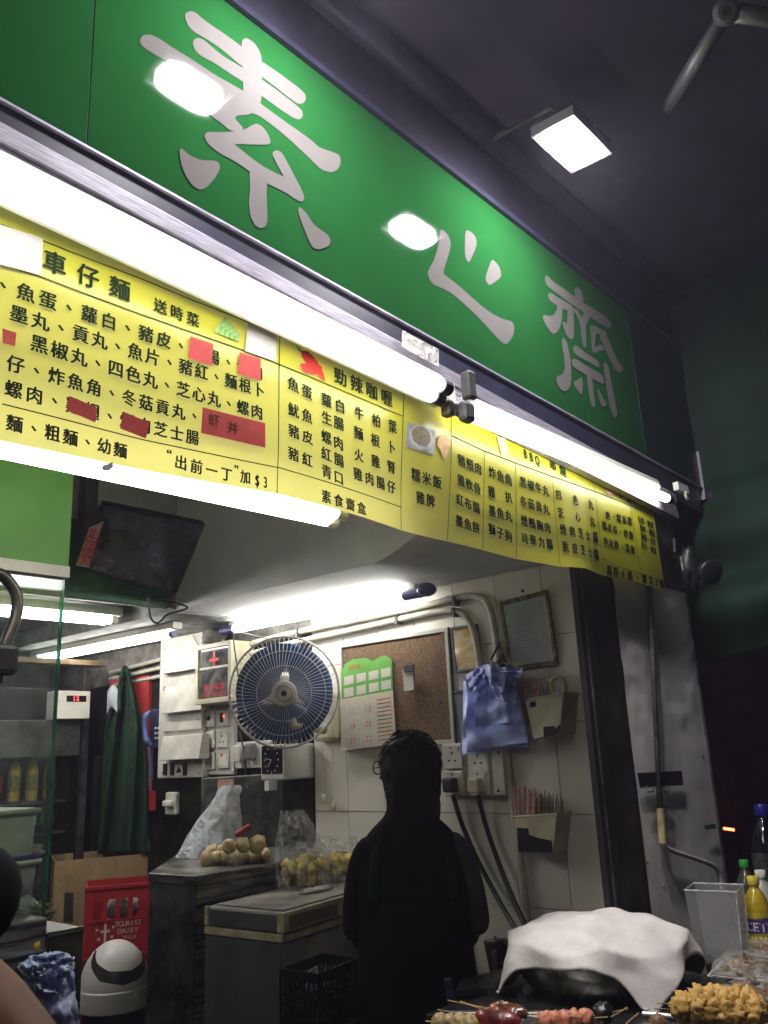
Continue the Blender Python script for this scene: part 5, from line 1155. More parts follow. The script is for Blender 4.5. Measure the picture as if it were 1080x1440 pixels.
B().tube([(cx0+.05,cy1-.002,ztop+.30),(cx1,cy1-.002,ztop+.30)],.003,5).go('lid_rim',film('clear_rim',(.8,.82,.85),.45,.1),tr_)
# white food bag
cb_=PZ(300,1200,ztop+.0)
cb_=PZ(292,1203,ztop); cb_.x=min(cb_.x,2.44)
def wb(u,v):
    th=u*2*math.pi; r=(.105*(1-v)**.75+.02)*(1+.16*noise.noise(Vector((math.cos(th)*2,math.sin(th)*2,v*3)))+.05*math.sin(th*9+v*4))
    if v>.85: r*=1+(v-.85)*3*(1+.5*math.sin(th*5))
    return cb_+Vector((.0,.0,.0))+Vector((math.cos(th)*r,math.sin(th)*r,.005+.26*v))+ (Vector((.07,-.06,0))*v)
B().grid(wb,60,24,True).go('food_bag',film('white_bag',(.62,.66,.72),.62,.3,22,.03,.2),smooth=True,label='white translucent plastic bag of food standing on the tall counter',cat='bag')
# yellow puffs in clear bags on the freezer
pr=None
def puffbag(cx,cy,rad,n_,nm_,hgt):
    global pr
    base=PZ(cx,cy,zf+.004); base.x=min(base.x,XW-rad-.02)
    for k in range(n_):
        an=random.random()*6.28; rr=rad*.82*math.sqrt(random.random()); hh=.022+random.random()*hgt*(1-.4*(rr/rad))
        o=item(pr,base+Vector((math.cos(an)*rr,math.sin(an)*rr,hh)),'yellow tofu puff inside the %s'%nm_,'tofu puff','yellow puffs in the %s'%nm_,M_TOFU,'tofu_puff',.020,.3,sd=k)
        if pr is not None and o is not pr: o['label']='yellow tofu puff inside the %s'%nm_; o['group']='yellow puffs in the %s'%nm_
        pr=pr or o
    return base
b0=puffbag(426,1247,.082,42,'tied clear bag',.085); b1=puffbag(474,1238,.075,34,'open clear bag',.075)
def clr(base,rad,h1,h2,seed,tie,lean):
    def fn(u,v):
        th=u*2*math.pi; 
        if v<.5: r=rad*(1.02+.06*math.sin(v*2*math.pi)); z=h1*v/.5
        else:
            k=(v-.5)/.5; r=rad*(1-k*(1-tie))*(1.0); z=h1+(h2-h1)*k
        r*=1+.10*noise.noise(Vector((math.cos(th)*2.5,math.sin(th)*2.5,v*5+seed)))+.05*math.sin(th*7+seed)*v
        return base+Vector((math.cos(th)*r+lean[0]*max(0,v-.4),math.sin(th)*r+lean[1]*max(0,v-.4),.002+z))
    return fn
M_CB=film('clear_bag',(.75,.76,.74),.22,.12,26,.04,.2)
B().grid(clr(b0,.092,.12,.26,1,.45,(-.05,.03)),50,24,True).go('clear_bag',M_CB,smooth=True,label='clear bag of yellow puffs gathered at the top on the freezer',cat='bag')
B().grid(clr(b1,.088,.11,.15,5,.8,(0,0)),50,20,True).go('clear_bag',M_CB,smooth=True,label='lower open clear bag of yellow puffs nearest the person',cat='bag')
B().ball(PZ(425,1250,zf+.008)+Vector((0,-.07,0)),.03,16,10,lump=.8,ls=40,sc=(2.0,1,.35),seed=9).go('crumpled_tissue',mat('tissue',(.5,.44,.4),.8,var=.15),smooth=True,label='crumpled pale tissue under the tied bag of puffs',cat='tissue')
B().obox(PT(342,1168,3.0),(1,0,.4),(0,1,0),(-.4,0,1),.07,.02,.02).go('red_tongs',mat('tong_red',(.25,.02,.02),.4,var=0),label='dark red tool behind the clear lid on the tall counter',cat='tool',bevel=.006)
# ================================================================ food counter on the street side
ZT=1.0
fcn=thing('food_counter','dark steel food counter on the street side carrying pot and skewers','counter',(2.3,.6,0))
M_CT=mat('counter_top',(.10,.095,.09),.3,metal=.7,var=.3,vs=6,rv=.12)
B().box((1.35,-.5,ZT-.03),(3.4,1.225,ZT)).go('counter_top',M_CT,fcn,bevel=.004)
B().box((1.4,-.45,0),(3.35,1.21,ZT-.031)).go('counter_body',M_STEELD,fcn)
B().box((1.75,1.228,ZT-.02),(2.27,1.46,ZT-.0)).go('rear_ledge',M_CT,fcn,bevel=.004)
# pot
pc=PZ(846,1388,ZT); pc.z=ZT+.002
t=thing('steaming_pot','wide steel pot with a dark lid beneath the white towel','pot',pc)
rp=.215
B().lathe([(rp*.80,0),(rp*.93,.03),(rp,.075),(rp*1.0,.085)],pc,UP,48).go('pot_body',mat('pot_steel',(.5,.48,.46),.28,metal=1,var=.3,vs=8,rv=.1),t,smooth=True,ang=40)
B().tube([pc+Vector((math.cos(k*math.pi/24)*rp*1.01,math.sin(k*math.pi/24)*rp*1.01,.087)) for k in range(48)],.0035,6,closed=True).go('rim_ring',mat('bright_steel',(.7,.68,.64),.2,metal=1,var=.05),t,smooth=True)
B().lathe([(rp*.97,.088),(rp*.9,.106),(rp*.7,.120),(rp*.3,.130),(0,.132)],pc,UP,40).go('lid',mat('lid_dark',(.07,.065,.06),.35,metal=.8,var=.3),t,smooth=True)
# towel draped over it
def towel(u,v):
    a=.025+(u-.5)*.55; b_=(v-.5)*.53; an=.30
    x=a*math.cos(an)-b_*math.sin(an); y=a*math.sin(an)+b_*math.cos(an)
    r=math.hypot(x,y); th=math.atan2(y,x); Rr=rp*1.03
    fold=noise.noise(Vector((x*8,y*8,1)))*.016+noise.noise(Vector((x*19,y*19,5)))*.008+.006*math.sin(x*26+4*noise.noise(Vector((x*5,y*5,2))))+.006*math.sin(th*5+.5)*min(1,r/Rr)
    if r<Rr: h=.163-.045*(r/Rr)**3; rad=r
    else:
        k=r-Rr; h=.118-k*.92; rad=Rr+.004+k*.30+.015*math.sin(th*7+1)*min(1,k/.05)
    h=max(h,.007)
    return pc+Vector((rad*math.cos(th),rad*math.sin(th),h+fold+.002))+Vector((.0,.0,.0))
def towel2(u,v):
    # world-aligned rotation so that one corner hangs towards the street
    return towel(u,v)
M_TOW=mat('towel',(.68,.63,.59),.95,var=.10,vs=9,bump=.02,bs=120,lo=.3,hi=.6)
def tw_rot(u,v):
    p=towel(u,v)-pc; an=TWA; return pc+Vector((p.x*math.cos(an)-p.y*math.sin(an),p.x*math.sin(an)+p.y*math.cos(an),p.z))
TWA=-.19
B().grid(tw_rot,90,80).go('white_towel',M_TOW,smooth=True,solid=.004,label='white towel draped over the steaming pot on the food counter',cat='towel')
B().obox(PZ(998,1354,ZT+.02),(1,.4,0),(-.4,1,0),UP,.10,.02,.022).go('black_tongs',M_BLACK,label='black handle lying behind the pot near the acrylic box',cat='handle',bevel=.005)
# acrylic box
ab=PZ(1022,1372,ZT); ab=Vector((ab.x+.045,ab.y+.02,ZT+.001))
t=thing('acrylic_box','empty clear acrylic box standing behind the white towel','box',ab)
M_AC=film('acrylic',(.42,.42,.40),.22,.12,6,.004,.04)
W2,D2,H2=.105,.11,.205
ua=Vector((.98,.2,0)).normalized(); ub=Vector((-.2,.98,0))
def ap(a,b_,z): return ab+ua*a*W2/2*(1+.2*z)+ub*b_*D2/2*(1+.2*z)+UP*z*H2
for a0,b0,a1,b1 in ((-1,-1,1,-1),(1,-1,1,1),(1,1,-1,1),(-1,1,-1,-1)):
    nn=(ua if a0==a1 else ub)*(.003)*(-1 if (a0==a1==1 or b0==b1==1) else 1)
    B().slab([ap(a0,b0,0),ap(a1,b1,0),ap(a1,b1,1),ap(a0,b0,1)],nn).go('side',M_AC,t)
B().tube([ap(-1,-1,1),ap(1,-1,1),ap(1,1,1),ap(-1,1,1)],.0022,5,closed=True).go('rim',film('acrylic_rim',(.8,.8,.78),.6,.1),t)
B().tube([ap(1,-1,0),ap(1,-1,1)],.0015,5).go('edge',film('acrylic_rim'),t); B().tube([ap(-1,-1,0),ap(-1,-1,1)],.0015,5).go('edge',film('acrylic_rim'),t)
# bottles
def bot(c,r,h,body,capc,label,wrap=None,txt=None,tcol=None,neck=.36):
    t=thing('drink_bottle',label,'bottle',c)
    B().lathe([(r*.75,0),(r*.95,.006),(r,.02),(r*.97,h*.35),(r,h*.5),(r*.98,h*.64),(r*.8,h*.76),(r*.45,h*.85),(r*neck,h*.87),(r*neck,h*.91)],c,UP,28).go('bottle_body',body,t,smooth=True)
    B().lathe([(r*.44,h*.90),(r*.46,h*.905),(r*.46,h*.985),(r*.40,h)],c,UP,24).go('cap',capc,t,smooth=True,ang=40)
    if wrap: B().lathe([(r*1.025,h*.16),(r*1.01,h*.35),(r*1.03,h*.5),(r*1.02,h*.60)],c,UP,28,caps=False).go('wrapper',wrap,t,smooth=True)
    if txt:
        d=Vector((-c.x,-c.y,0)).normalized(); s_=d.cross(UP)*-1
        b=B(); nn=len(txt)
        def pl(i,u,v):
            an=((i-(nn-1)/2)*.018*1.0+u*.028)/r; return c+d*r*1.05*math.cos(an)+s_*r*1.05*math.sin(an)+UP*(h*.44+v*.032)
        bb=B()
        bb.grid(lambda u,v: c+d*r*1.04*math.cos((u-.5)*2.2)+s_*r*1.04*math.sin((u-.5)*2.2)+UP*(h*.44+(v-.5)*.036+.006*u),14,2).go('name_band',mat('band_purple',(.08,.03,.16),.4,var=0),t)
        text_mesh(b,[(k,.02) for k in txt],pl); b.go('bottle_text',tcol,t)
        for k in range(5):
            an=(k-2)*.35; p=c+d*r*1.035*math.cos(an)+s_*r*1.035*math.sin(an)+UP*(h*.27)
            B().ball(p,.012,8,6,sc=(.6,.6,1.2)).go('fruit_print',mat('lemon_print',(.75,.6,.08),.4,var=.3,vs=60),t,smooth=True)
    return t
M_YB=mat('yellow_drink',(.55,.40,.02),.15,var=.15,vs=20,coat=.6); M_YC=mat('yellow_cap',(.6,.5,.05),.4,var=0)
bp=PZ(1066,1366,ZT); bot(Vector((bp.x+.085,bp.y+.01,ZT)),.034,.222,M_YB,M_YC,'yellow drink bottle with a yellow cap and purple name band',mat('yellow_wrap',(.62,.45,.03),.35,var=.4,vs=30,col2=(.25,.3,.06)),"CETS",mat('band_text',(.7,.68,.75),.4,var=0))
bp=PT(1086,1340,2.5); bp.z=ZT; bot(bp,.034,.212,mat('pale_drink',(.4,.42,.36),.15,var=.1,coat=.5),M_REF,'pale drink bottle with a white cap just behind the yellow one')
bp=PT(1063,1330,2.62); bp.z=ZT; bot(bp,.032,.226,mat('green_drink',(.05,.06,.04),.15,var=.1,coat=.5),mat('green_cap',(.03,.3,.05),.4,var=0),'bottle with a green cap behind the yellow drink bottle')
bp=PT(1100,1330,2.78); bp.z=ZT; bot(bp,.052,.375,mat('dark_drink',(.004,.005,.010),.1,var=.1,coat=1),mat('blue_cap2',(.01,.01,.16),.4,var=0),'large dark bottle with a blue cap at the right edge',mat('dark_label',(.008,.012,.04),.3,var=.6,vs=40,col2=(.08,.07,.05)))
# clear food boxes
def clam(px,py,w2,d2,h2,rotz,label,fillm,seed,z=ZT+.002,nf=16):
    c=PZ(px,py,z+h2*.4); c.z=z; ca=Vector((math.cos(rotz),math.sin(rotz),0)); cb2=Vector((-math.sin(rotz),math.cos(rotz),0))
    t=thing('food_box',label,'food box',c)
    def bx(z0_,z1_,s0,s1): return B().hexa([c+ca*a*w2/2*s0+cb2*b_*d2/2*s0+UP*z0_ for a,b_ in((-1,-1),(1,-1),(1,1),(-1,1))]+[c+ca*a*w2/2*s1+cb2*b_*d2/2*s1+UP*z1_ for a,b_ in((-1,-1),(1,-1),(1,1),(-1,1))])
    M_=film('box_film',(.8,.75,.7),.16,.08,40,.006,.14)
    bx(0,h2*.5,.88,1).go('box_base',M_,t,bevel=.004); bx(h2*.52,h2,1,.86).go('box_lid',M_,t,bevel=.006)
    B().tube([c+ca*a*w2/2*1.03+cb2*b_*d2/2*1.03+UP*h2*.51 for a,b_ in((-1,-1),(1,-1),(1,1),(-1,1))],.003,5,closed=True).go('box_flange',film('acrylic_rim'),t)
    random.seed(seed)
    for k in range(nf):
        q=c+ca*random.uniform(-.38,.38)*w2+cb2*random.uniform(-.36,.36)*d2+UP*random.uniform(.15,.6)*h2
        B().ball(q,random.uniform(.012,.02),10,7,lump=.8,ls=30,seed=k,sc=(1.3,1,.8)).go('food_piece',random.choice(fillm),t,smooth=True)
    return t
M_F1=mat('curry_food',(.36,.20,.04),.35,var=.4,vs=40,coat=.3); M_F2=mat('chilli_food',(.40,.06,.03),.35,var=.4,vs=40,coat=.3); M_F3=mat('pale_food',(.55,.40,.16),.45,var=.3,vs=40)
clam(1048,1366,.20,.13,.06,.15,'clear box of mixed curry food in front of the bottles',[M_F1,M_F1,M_F3],5,nf=20)
clam(1092,1340,.17,.13,.07,.1,'clear box of red chilli food at the right edge',[M_F2,M_F2,M_F1],6)
clam(1062,1396,.18,.10,.045,-.1,'flat clear box behind the yellow skewers',[M_F2,M_F1],8)
# skewers
def skewer(p0,p1,m,n_,r,label,group,name='food_skewer',stick=(.10,.10),lump=.5,long=1.0,seed=0,cat='skewer'):
    p0=Vector(p0);p1=Vector(p1);d=(p1-p0); L=d.length; d.normalize()
    t=thing(name,label,cat,p0,group)
    B().tube([p0-d*stick[0],p1+d*stick[1]*.3],.0016,5).go('stick',M_STICK,t)
    for k in range(n_):
        c=p0+d*(L*(k+.5)/n_); b=B().ball((0,0,0),r,20,14,lump=lump*.6,ls=30,seed=seed+k*3.1)
        rot=d.to_track_quat('X','Z').to_matrix()
        b.v=[rot@Vector((v.x*long,v.y,v.z))+c for v in b.v]
        b.go('food_piece',m,t,smooth=True)
    return t
M_CFL=mat('battered_ball',(.60,.36,.09),.6,var=.35,vs=26,bump=.03,bs=50,col2=(.45,.26,.06)); ZS=ZT+.075
def tray(px,label,z=ZT+.002):
    q=[PZ(x,y,z) for x,y in px]; t=B().slab(q,UP*.004).go('steel_tray',M_STEEL,label=label,cat='tray'); 
    B().tube([p+UP*.008 for p in q],.004,6,closed=True).go('tray_rim',mat('bright_steel'),t); return t
tray([(905,1430),(1100,1448),(1150,1425),(960,1405)],'steel tray under the yellow battered ball skewers')
tray([(560,1500),(860,1500),(850,1428),(630,1428)],'steel tray under the sausage and noodle skewers at the bottom')
random.seed(3)
for k,(a,c,lb) in enumerate((((948,1420),(1072,1428),'front'),((952,1412),(1074,1417),'middle'),((975,1402),(1060,1405),'back'))):
    zz=ZS-.012+.012*k
    skewer(PZ(*a,zz),PZ(*c,zz),M_CFL,6 if k<2 else 5,.022,'%s skewer of yellow battered balls on the right hand tray'%lb,'yellow battered ball skewers',seed=k*7,lump=.9,stick=(.04,.04))
M_SAU=mat('red_sausage',(.26,.022,.014),.35,var=.4,vs=18,coat=.4,bump=.01,bs=50); M_SAU2=mat('brown_sausage',(.33,.12,.05),.2,var=.4,vs=30,coat=1,bump=.01,bs=50)
skewer(PZ(672,1430,ZS),PZ(728,1440,ZS),M_SAU,1,.024,'fat dark red sausage skewer at the bottom edge',None,seed=1,lump=.12,long=2.2,stick=(.1,.05))
skewer(PZ(682,1417,ZS),PZ(748,1430,ZS),M_SAU2,1,.019,'brown glazed sausage skewer behind the dark red one',None,seed=2,lump=.2,long=2.6,stick=(.1,.05))
skewer(PZ(612,1437,ZS),PZ(668,1441,ZS),M_F3,4,.017,'pale yellow cube skewer left of the sausages',None,seed=3,lump=.4,stick=(.02,.1))
skewer(PZ(760,1437,ZS-.01),PZ(830,1432,ZS-.01),mat('noodle_roll',(.52,.36,.20),.5,var=.5,vs=50,col2=(.45,.1,.05)),5,.018,'short pink and yellow roll skewer between sausage and black ball',None,seed=5,lump=.5,stick=(.02,.12))
skewer(PZ(838,1428,ZS-.01),PZ(858,1424,ZS-.01),mat('black_ball',(.008,.008,.009),.3,var=0),1,.022,'black ball on a bamboo skewer in front of the pot',None,seed=6,lump=.35,stick=(.1,.15))
skewer(PZ(915,1440,ZS-.01),PZ(935,1437,ZS-.01),mat('brown_piece',(.30,.15,.07),.5,var=.3),1,.016,'small brown piece on a skewer below the towel tip',None,seed=8,lump=.4,stick=(.02,.02))
for k,(a,c) in enumerate((((648,1408),(690,1424)),((648,1424),(680,1427)),((628,1430),(672,1433)),((690,1416),(706,1407)),((756,1424),(800,1428)),((860,1430),(882,1417)),((880,1440),(898,1425)),((752,1422),(818,1431)))):
    B().tube([PZ(*a,ZS+.0),PZ(*c,ZS-.0)],.0017,5).go('bamboo_stick',M_STICK,label='bare bamboo stick end lying across the skewer trays',cat='stick',group='bare stick ends on the trays')
# griddle edge and hanging bits behind the counter
B().slab([PZ(*p,ZT+.012) for p in ((640,1405),(720,1385),(735,1368),(650,1388))],UP*.02).go('griddle',M_CT,label='greasy black griddle edge behind the sausages',cat='griddle',bevel=.003)
t=thing('utensil_cup','dark pink cup of kitchen tools leaning by the wall behind the towel','utensil cup',PT(703,1375,2.75))
B().lathe([(.03,0),(.04,.10),(.038,.105)],PT(703,1372,2.75),(.05,.1,1),14).go('cup',mat('cup_pink',(.12,.03,.04),.5,var=.4,vs=20),t,smooth=True)
B().obox(PT(697,1338,2.75),(.2,.1,1),(1,0,0),(0,1,0),.09,.012,.004).go('tool_handle',mat('tool_dark',(.12,.09,.08),.5,var=.2),t); B().obox(PT(716,1340,2.75),(-.25,.1,1),(1,0,0),(0,1,0),.08,.012,.004).go('tool_handle',mat('tool_grey',(.25,.23,.22),.4,var=.2),t); B().obox(PT(697,1372,2.68),(.15,.1,1),(1,0,0),(0,1,0),.14,.022,.004).go('tool_blade',mat('tool_grey'),t)
B().slab([PT(x,y,2.25) for x,y in ((625,1378),(635,1376),(646,1432),(634,1434))],(.01,.01,0)).go('blue_brush',mat('brush_blue',(.12,.15,.28),.5,var=.3),label='faded blue plastic scraper standing beside the person',cat='scraper')
# ================================================================ people
def skin_body(name,verts,edges,root,m,parent,sub=2,label=None,**k):
    """verts: (position, radius) ; one continuous skinned surface, baked to a mesh"""
    me=bpy.data.meshes.new(name); c=sum((Vector(v[0]) for v in verts),Vector())/len(verts)
    me.from_pydata([Vector(v[0])-c for v in verts],edges,[]); me.update(); o=bpy.data.objects.new(name,me); COL.objects.link(o)
    md=o.modifiers.new('skin','SKIN'); 
    sv=me.skin_vertices[0].data if me.skin_vertices else None
    if sv is None:
        bpy.context.view_layer.objects.active=o; bpy.ops.mesh.customdata_skin_add() if hasattr(bpy.ops.mesh,'customdata_skin_add') else None
        sv=me.skin_vertices[0].data
    for i,v in enumerate(verts):
        r=v[1]; sv[i].radius=(r,r) if not isinstance(r,tuple) else r
        sv[i].use_root=(i==root)
    md.use_smooth_shade=True; md.branch_smoothing=.6
    s=o.modifiers.new('sub','SUBSURF'); s.levels=sub; s.render_levels=sub
    dg=bpy.context.evaluated_depsgraph_get(); dg.update(); ev=o.evaluated_get(dg); nm=bpy.data.meshes.new_from_object(ev)
    o.modifiers.clear(); o.data=nm; nm.materials.clear(); nm.materials.append(m)
    nm.polygons.foreach_set('use_smooth',[True]*len(nm.polygons))
    if parent: o.parent=parent
    o.location=c-org(parent); ORG[o.name]=c
    return o
M_SKN=mat('dark_skin',(.004,.003,.0026),.7,var=.2); M_HAIR=mat('black_hair',(.003,.003,.004),.6,var=0,spec=.12); M_SHIRT=mat('dark_shirt',(.005,.004,.0036),.95,var=.3,vs=12,spec=.1); M_SLV=mat('sleeve_cloth',(.05,.042,.037),.95,var=.2,vs=12,spec=.1); M_APR2=mat('dark_apron',(.0025,.004,.0035),.9,var=0,spec=.1)  # skin is one even near-black colour, so the figure reads as a silhouette
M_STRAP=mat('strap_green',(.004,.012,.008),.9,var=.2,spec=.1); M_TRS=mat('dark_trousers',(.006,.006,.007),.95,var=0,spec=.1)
O=ray(578,1200)*2.5; O=Vector((O.x,O.y,FLOOR))
rv=Vector((math.sin(YAW),-math.cos(YAW),0)); fw=Vector((math.cos(YAW),math.sin(YAW),0))
per=thing('person','person in a dark top and apron seen from behind at the counter','person',O)
def L_(r,f,z): return O+rv*r+fw*f+UP*z
HT=PT(583,1028,2.5).z-FLOOR  # standing height above the shop floor
zs=lambda k: k*HT
# key joints
hx=.012  # head sideways shift
V=[(L_(0,0,zs(.52)),(.13,.10)),(L_(0,0,zs(.60)),(.125,.095)),(L_(0,-.01,zs(.70)),(.14,.10)),(L_(0,-.01,zs(.79)),(.125,.085)),(L_(.0,.0,zs(.835)),(.052,.052)),(L_(hx,.012,zs(.87)),(.048,.05)),(L_(hx,.03,zs(.915)),(.066,.078)),(L_(hx,.025,zs(.955)),(.072,.085)),(L_(hx,.02,zs(.985)),(.045,.05))]
E_=[(i,i+1) for i in range(8)]
def limb(root,pts):
    k=len(V); prev=root
    for p,r in pts: V.append((p,r)); E_.append((prev,len(V)-1)); prev=len(V)-1
    return prev
for s in (-1,1):
    rr=.126 if s<0 else .130
    w=limb(3,[(L_(s*.09,-.005,zs(.775)),.045),(L_(s*rr,-.01,zs(.765)),.047),(L_(s*(rr+.025),.0,zs(.69)),.042),(L_(s*(rr+.030),.03,zs(.62)),.030),(L_(s*(rr+.01),.13,zs(.60)),.030),(L_(s*(rr-.02),.22,zs(.60)),.022),(L_(s*(rr-.025),.26,zs(.60)),(.032,.018)),(L_(s*(rr-.03),.31,zs(.595)),(.034,.015))])
    hb=len(V)-1
    for q in range(4):
        o_=(q-1.5)*.017; ln=(.030,.036,.038,.028)[q]
        limb(hb,[(L_(s*(rr-.03)+o_,.325,zs(.593)),.0085),(L_(s*(rr-.03)+o_*1.1,.325+ln,zs(.585)),.008),(L_(s*(rr-.03)+o_*1.1,.325+ln*1.6,zs(.565)),.007)])
    limb(hb-1,[(L_(s*(rr-.03)-s*.035,.28,zs(.595)),.010),(L_(s*(rr-.03)-s*.050,.31,zs(.585)),.008)])
    limb(0,[(L_(s*.075,0,zs(.47)),.085),(L_(s*.08,.01,zs(.28)),.055),(L_(s*.08,-.01,zs(.16)),.047),(L_(s*.08,-.01,zs(.05)),.035),(L_(s*.08,.03,.028),.032),(L_(s*.085,.12,.022),.026)])
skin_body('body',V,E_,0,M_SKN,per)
# head details: nose, ears, hair, glasses ; the head is turned to its left
hc=L_(hx,.022,zs(.935)); hd=(-rv*.80+fw*.60).normalized(); hs=hd.cross(UP)
hr=PT(583,1028,2.5).z-hc.z
def hairf(u,v):
    th=u*2*math.pi; ph=v*math.pi*.86
    d=(fw*math.cos(th)+rv*math.sin(th))*math.sin(ph)+UP*math.cos(ph)
    fr_=max(0,d.dot(hd)); k=1.0-.10*fr_*max(0,(ph-1.1))
    r=Vector((.088,.102,.108))
    if ph<=math.pi/2: p=hc+Vector((0,0,-.012))+ (fw*d.dot(fw)*.100+rv*d.dot(rv)*.092+UP*d.dot(UP)*(hr+.012))*k
    else:
        t=(ph-math.pi/2)/(.36*math.pi); dd_=fw*math.cos(th)*.100+rv*math.sin(th)*.092
        p=hc+Vector((0,0,-.012-.150*t))+dd_*k*(1-.13*t-.05*t**5)
    p+= d*(.010*noise.noise(d*4)+.006*noise.noise(Vector((th*7,ph*2,0))))
    return p
B().grid(hairf,56,30,True).go('hair',M_HAIR,per,smooth=True)
# wisps and fringe on the crown
b=B()
random.seed(5)
for k in range(420):
    th=random.random()*6.28; ph=random.random()*2.1 if k%2 else random.random()*1.3
    d=(fw*math.cos(th)+rv*math.sin(th))*math.sin(ph)+UP*math.cos(ph)
    p=hc+(fw*d.dot(fw)*.098+rv*d.dot(rv)*.087+UP*d.dot(UP)*hr)*.99
    t_=(Vector((random.gauss(0,1),random.gauss(0,1),-1.4))); t_=(t_-d*t_.dot(d)).normalized()
    b.tube([p,p+t_*.02+d*.005,p+t_*.045+d*.003],[.0014,.001,.0004],4)
b.go('hair_strands',M_HAIR,per)
def ballp(c,r,sc,m,nm_,lump=0): B().ball(c,r,14,10,sc=sc,lump=lump).go(nm_,m,per,smooth=True)
fcx=hc+hd*.088
B().tube([fcx+UP*.005,fcx+hd*.014-UP*.018,fcx+hd*.020-UP*.030,fcx+hd*.002-UP*.036],[.007,.010,.012,.006],8).go('nose',M_SKN,per,smooth=True)
B().tube([fcx-hd*.002-UP*.055+hs*.018,fcx+hd*.006-UP*.054,fcx-hd*.002-UP*.055-hs*.018],[.003,.005,.003],6).go('mouth',M_SKN,per,smooth=True)
for s in(-1,1):
    B().ball(fcx-hd*.008+hs*s*.030+UP*.0,.011,10,8).go('eye',mat('eye_dark',(.05,.05,.05),.2,var=0),per,smooth=True)
    B().ball(hc+hs*s*.084-UP*.012-hd*.01,.022,10,8,sc=(.45,.8,1.2)).go('ear',M_SKN,per,smooth=True)
gl_=B()
gc=fcx+hd*.014
for s in(-1,1):
    cc=gc+hs*s*.030-UP*.002
    gl_.tube([cc+hs*math.cos(t_)*.024+UP*math.sin(t_)*.019 for t_ in [k*2*math.pi/20 for k in range(20)]],.0022,5,closed=True)
    gl_.tube([cc+hs*s*.024,hc+hs*s*.088+UP*.002-hd*.005],.002,5)
gl_.tube([gc-hs*.006,gc+hs*.006],.002,5)
gl_.go('glasses',M_BLACK,per)
# shirt with short sleeves, apron and its straps
SP_=[(1.00,.060,.055,.0),(.94,.075,.062,.0),(.89,.112,.072,.0),(.83,.142,.085,-.005),(.72,.158,.099,-.008),(.60,.168,.108,-.012),(.45,.160,.115,-.012),(.25,.152,.112,-.008),(.0,.165,.125,.0)]
zt_,zb0=zs(.865),zs(.47)
def shirtf(u,v):
    th=u*2*math.pi; k=1-v
    for (a,w1,d1,o1),(b_,w2,d2,o2) in zip(SP_[:-1],SP_[1:]):
        if k>=b_-1e-6:
            t=(k-b_)/(a-b_); w_=w2+(w1-w2)*t; d_=d2+(d1-d2)*t; o_=o2+(o1-o2)*t; break
    fo=.006*noise.noise(Vector((math.cos(th)*2.5,math.sin(th)*2.5,v*7)))*min(1,v*3)
    return L_(math.cos(th)*(w_+fo),math.sin(th)*(d_+fo)+o_,zb0+(zt_-zb0)*k)
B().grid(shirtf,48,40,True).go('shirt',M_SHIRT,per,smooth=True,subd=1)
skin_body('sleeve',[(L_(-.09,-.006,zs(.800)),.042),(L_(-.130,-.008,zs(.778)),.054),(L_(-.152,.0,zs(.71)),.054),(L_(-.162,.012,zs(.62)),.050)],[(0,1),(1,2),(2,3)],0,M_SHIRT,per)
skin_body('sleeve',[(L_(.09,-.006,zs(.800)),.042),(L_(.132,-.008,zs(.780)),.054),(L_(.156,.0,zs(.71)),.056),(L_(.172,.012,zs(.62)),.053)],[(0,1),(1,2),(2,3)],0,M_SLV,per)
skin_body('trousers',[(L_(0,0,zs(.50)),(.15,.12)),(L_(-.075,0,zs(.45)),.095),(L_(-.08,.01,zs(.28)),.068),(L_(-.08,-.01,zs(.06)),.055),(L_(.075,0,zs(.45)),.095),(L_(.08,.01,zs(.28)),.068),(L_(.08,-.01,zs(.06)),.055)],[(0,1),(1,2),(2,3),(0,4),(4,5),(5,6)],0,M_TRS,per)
def apb(u,v):
    th=(u-.5)*4.6; z=zs(.70)-v*zs(.46); rx=.152+.05*v; ry=.128+.05*v
    return L_(math.sin(th)*rx,-math.cos(th)*ry-.004+.006*math.sin(th*7+v*5),z)
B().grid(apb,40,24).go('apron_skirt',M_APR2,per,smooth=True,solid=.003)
for s in(-1,1):
    B().tube(cr([L_(s*.075,.060,zs(.78)),L_(s*.095,.0,zs(.802)),L_(s*.098,-.068,zs(.785)),L_(s*.105,-.098,zs(.76)),L_(s*.110,-.115,zs(.70))],8),.015,8).go('apron_strap',M_STRAP,per,smooth=True)

# a customer at the left edge: only the bare forearm and black sleeve reach into view
C0=Vector((.02,.72,0)); ct=thing('person','person in a black short sleeved shirt at the left edge with a bare arm','person',C0)
M_SK2=mat('arm_skin',(.085,.036,.013),.6,var=.18,vs=9,bump=.003,bs=160,spec=.15); M_BS=mat('black_shirt',(.006,.006,.007),.9,var=0,spec=.1)
sh_=PT(-60,1215,1.05); el=PT(-70,1365,.92); wr=PT(110,1560,.80)
tr0=sh_-rv*.26
Vc=[(tr0+Vector((0,0,-.45)),(.14,.10)),(tr0+Vector((0,0,-.25)),(.14,.10)),(tr0+Vector((0,0,-.06)),(.15,.10)),(tr0+Vector((0,0,.04)),.055),(tr0+Vector((0,0,.12)),(.07,.085)),(tr0+Vector((0,0,.20)),(.075,.09)),(tr0+Vector((0,0,.26)),.045)]
Ec=[(i,i+1) for i in range(6)]
V=Vc; E_=Ec
limb(2,[(sh_-rv*.06,.06),(sh_+Vector((0,0,-.04)),.05),(sh_*.5+el*.5,.043),(el,.040),(el*.75+wr*.25,.045),(el*.5+wr*.5,.040),(wr,.028),(wr+(wr-el).normalized()*.05,(.036,.02)),(wr+(wr-el).normalized()*.09,(.038,.017))])
hb=len(V)-1; dd=(wr-el).normalized(); pw=wr+dd*.10
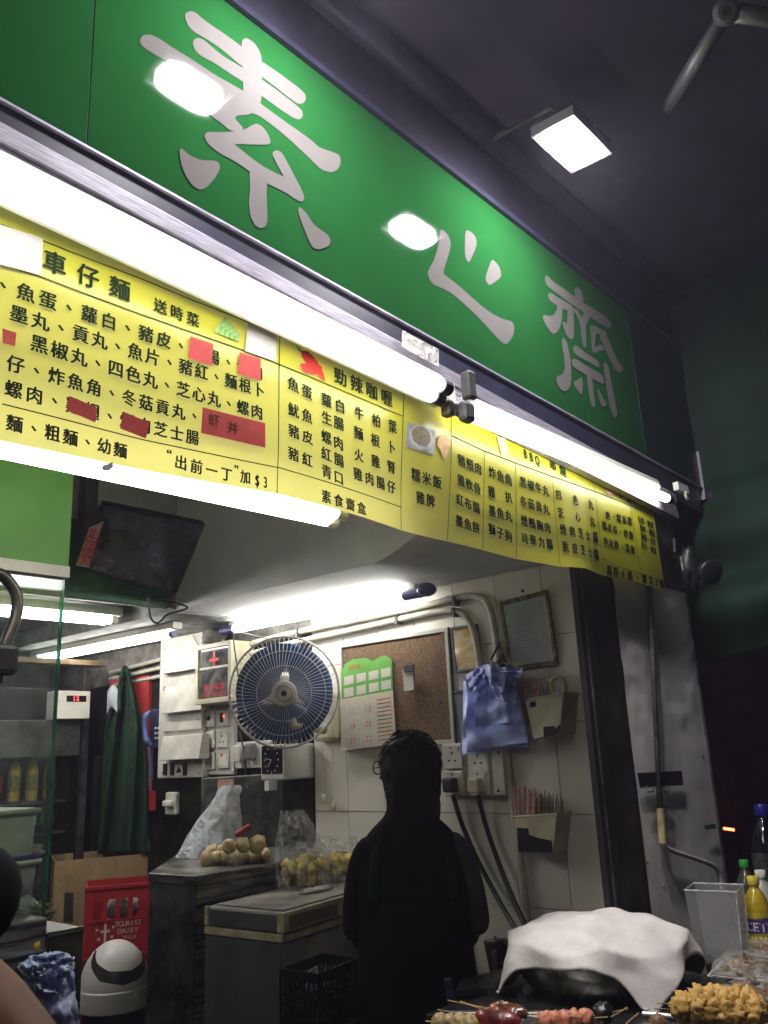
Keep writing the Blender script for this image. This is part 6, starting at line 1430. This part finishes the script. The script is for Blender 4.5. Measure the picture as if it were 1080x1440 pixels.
for q in range(4):
    o_=rv*((q-1.5)*.018); limb(hb,[(pw+o_,.009),(pw+o_+dd*.035,.0085),(pw+o_+dd*.055-UP*.012,.007)])
limb(hb-1,[(wr+dd*.07+rv*.04,.010),(wr+dd*.10+rv*.05,.008)])
limb(2,[(tr0-rv*.17,.06),(tr0-rv*.21+Vector((0,0,-.14)),.045),(tr0-rv*.22+Vector((0,0,-.28)),.04),(tr0-rv*.20+fw*.16+Vector((0,0,-.33)),.03),(tr0-rv*.19+fw*.24+Vector((0,0,-.33)),(.035,.02))])
zb_=tr0.z-.45
for s in(-1,1):
    limb(0,[(tr0+rv*s*.08+Vector((0,0,-.55)),.085),(Vector((tr0.x,tr0.y,.48))+rv*s*.09,.058),(Vector((tr0.x,tr0.y,.08))+rv*s*.09,.04),(Vector((tr0.x,tr0.y,.035))+rv*s*.09+fw*.10,.03)])
skin_body('body',V,E_,0,M_SK2,ct)
skin_body('shirt',[(tr0+Vector((0,0,-.48)),(.16,.12)),(tr0+Vector((0,0,-.25)),(.155,.12)),(tr0+Vector((0,0,-.05)),(.165,.115)),(sh_-rv*.06,.074),(sh_+Vector((0,0,-.045))+rv*.022,.074),(sh_*.62+el*.38+rv*.016,.070),(tr0-rv*.17,.074),(tr0-rv*.21+Vector((0,0,-.14)),.066)],[(0,1),(1,2),(2,3),(3,4),(4,5),(2,6),(6,7)],0,M_BS,ct)
skin_body('trousers',[(tr0+Vector((0,0,-.47)),(.155,.12)),(tr0-rv*.08+Vector((0,0,-.56)),.10),(Vector((tr0.x,tr0.y,.48))-rv*.09,.072),(Vector((tr0.x,tr0.y,.10))-rv*.09,.06),(tr0+rv*.08+Vector((0,0,-.56)),.10),(Vector((tr0.x,tr0.y,.48))+rv*.09,.072),(Vector((tr0.x,tr0.y,.10))+rv*.09,.06)],[(0,1),(1,2),(2,3),(0,4),(4,5),(5,6)],0,M_TRS,ct)
B().ball(tr0+Vector((0,-.01,.20)),.105,18,12,lump=.15,sc=(1,1,1.1)).go('hair',M_HAIR,ct,smooth=True)
# ================================================================ thin haze volume added to imitate camera glare: lamp glow and lifted blacks
hz=B().box((-4,-9,-1),(8.6,6.2,4.2)).go('haze',None or bpy.data.materials.new('haze'),kind='stuff')
m=hz.data.materials[0]; m.use_nodes=True; nt=m.node_tree
for n_ in list(nt.nodes):
    if n_.type=='BSDF_PRINCIPLED': nt.nodes.remove(n_)
pv=nt.nodes.new('ShaderNodeVolumePrincipled'); pv.inputs['Density'].default_value=.006; pv.inputs['Color'].default_value=(.72,.68,.9,1); pv.inputs['Anisotropy'].default_value=.3
nt.links.new(pv.outputs[0],nt.nodes['Material Output'].inputs['Volume'])
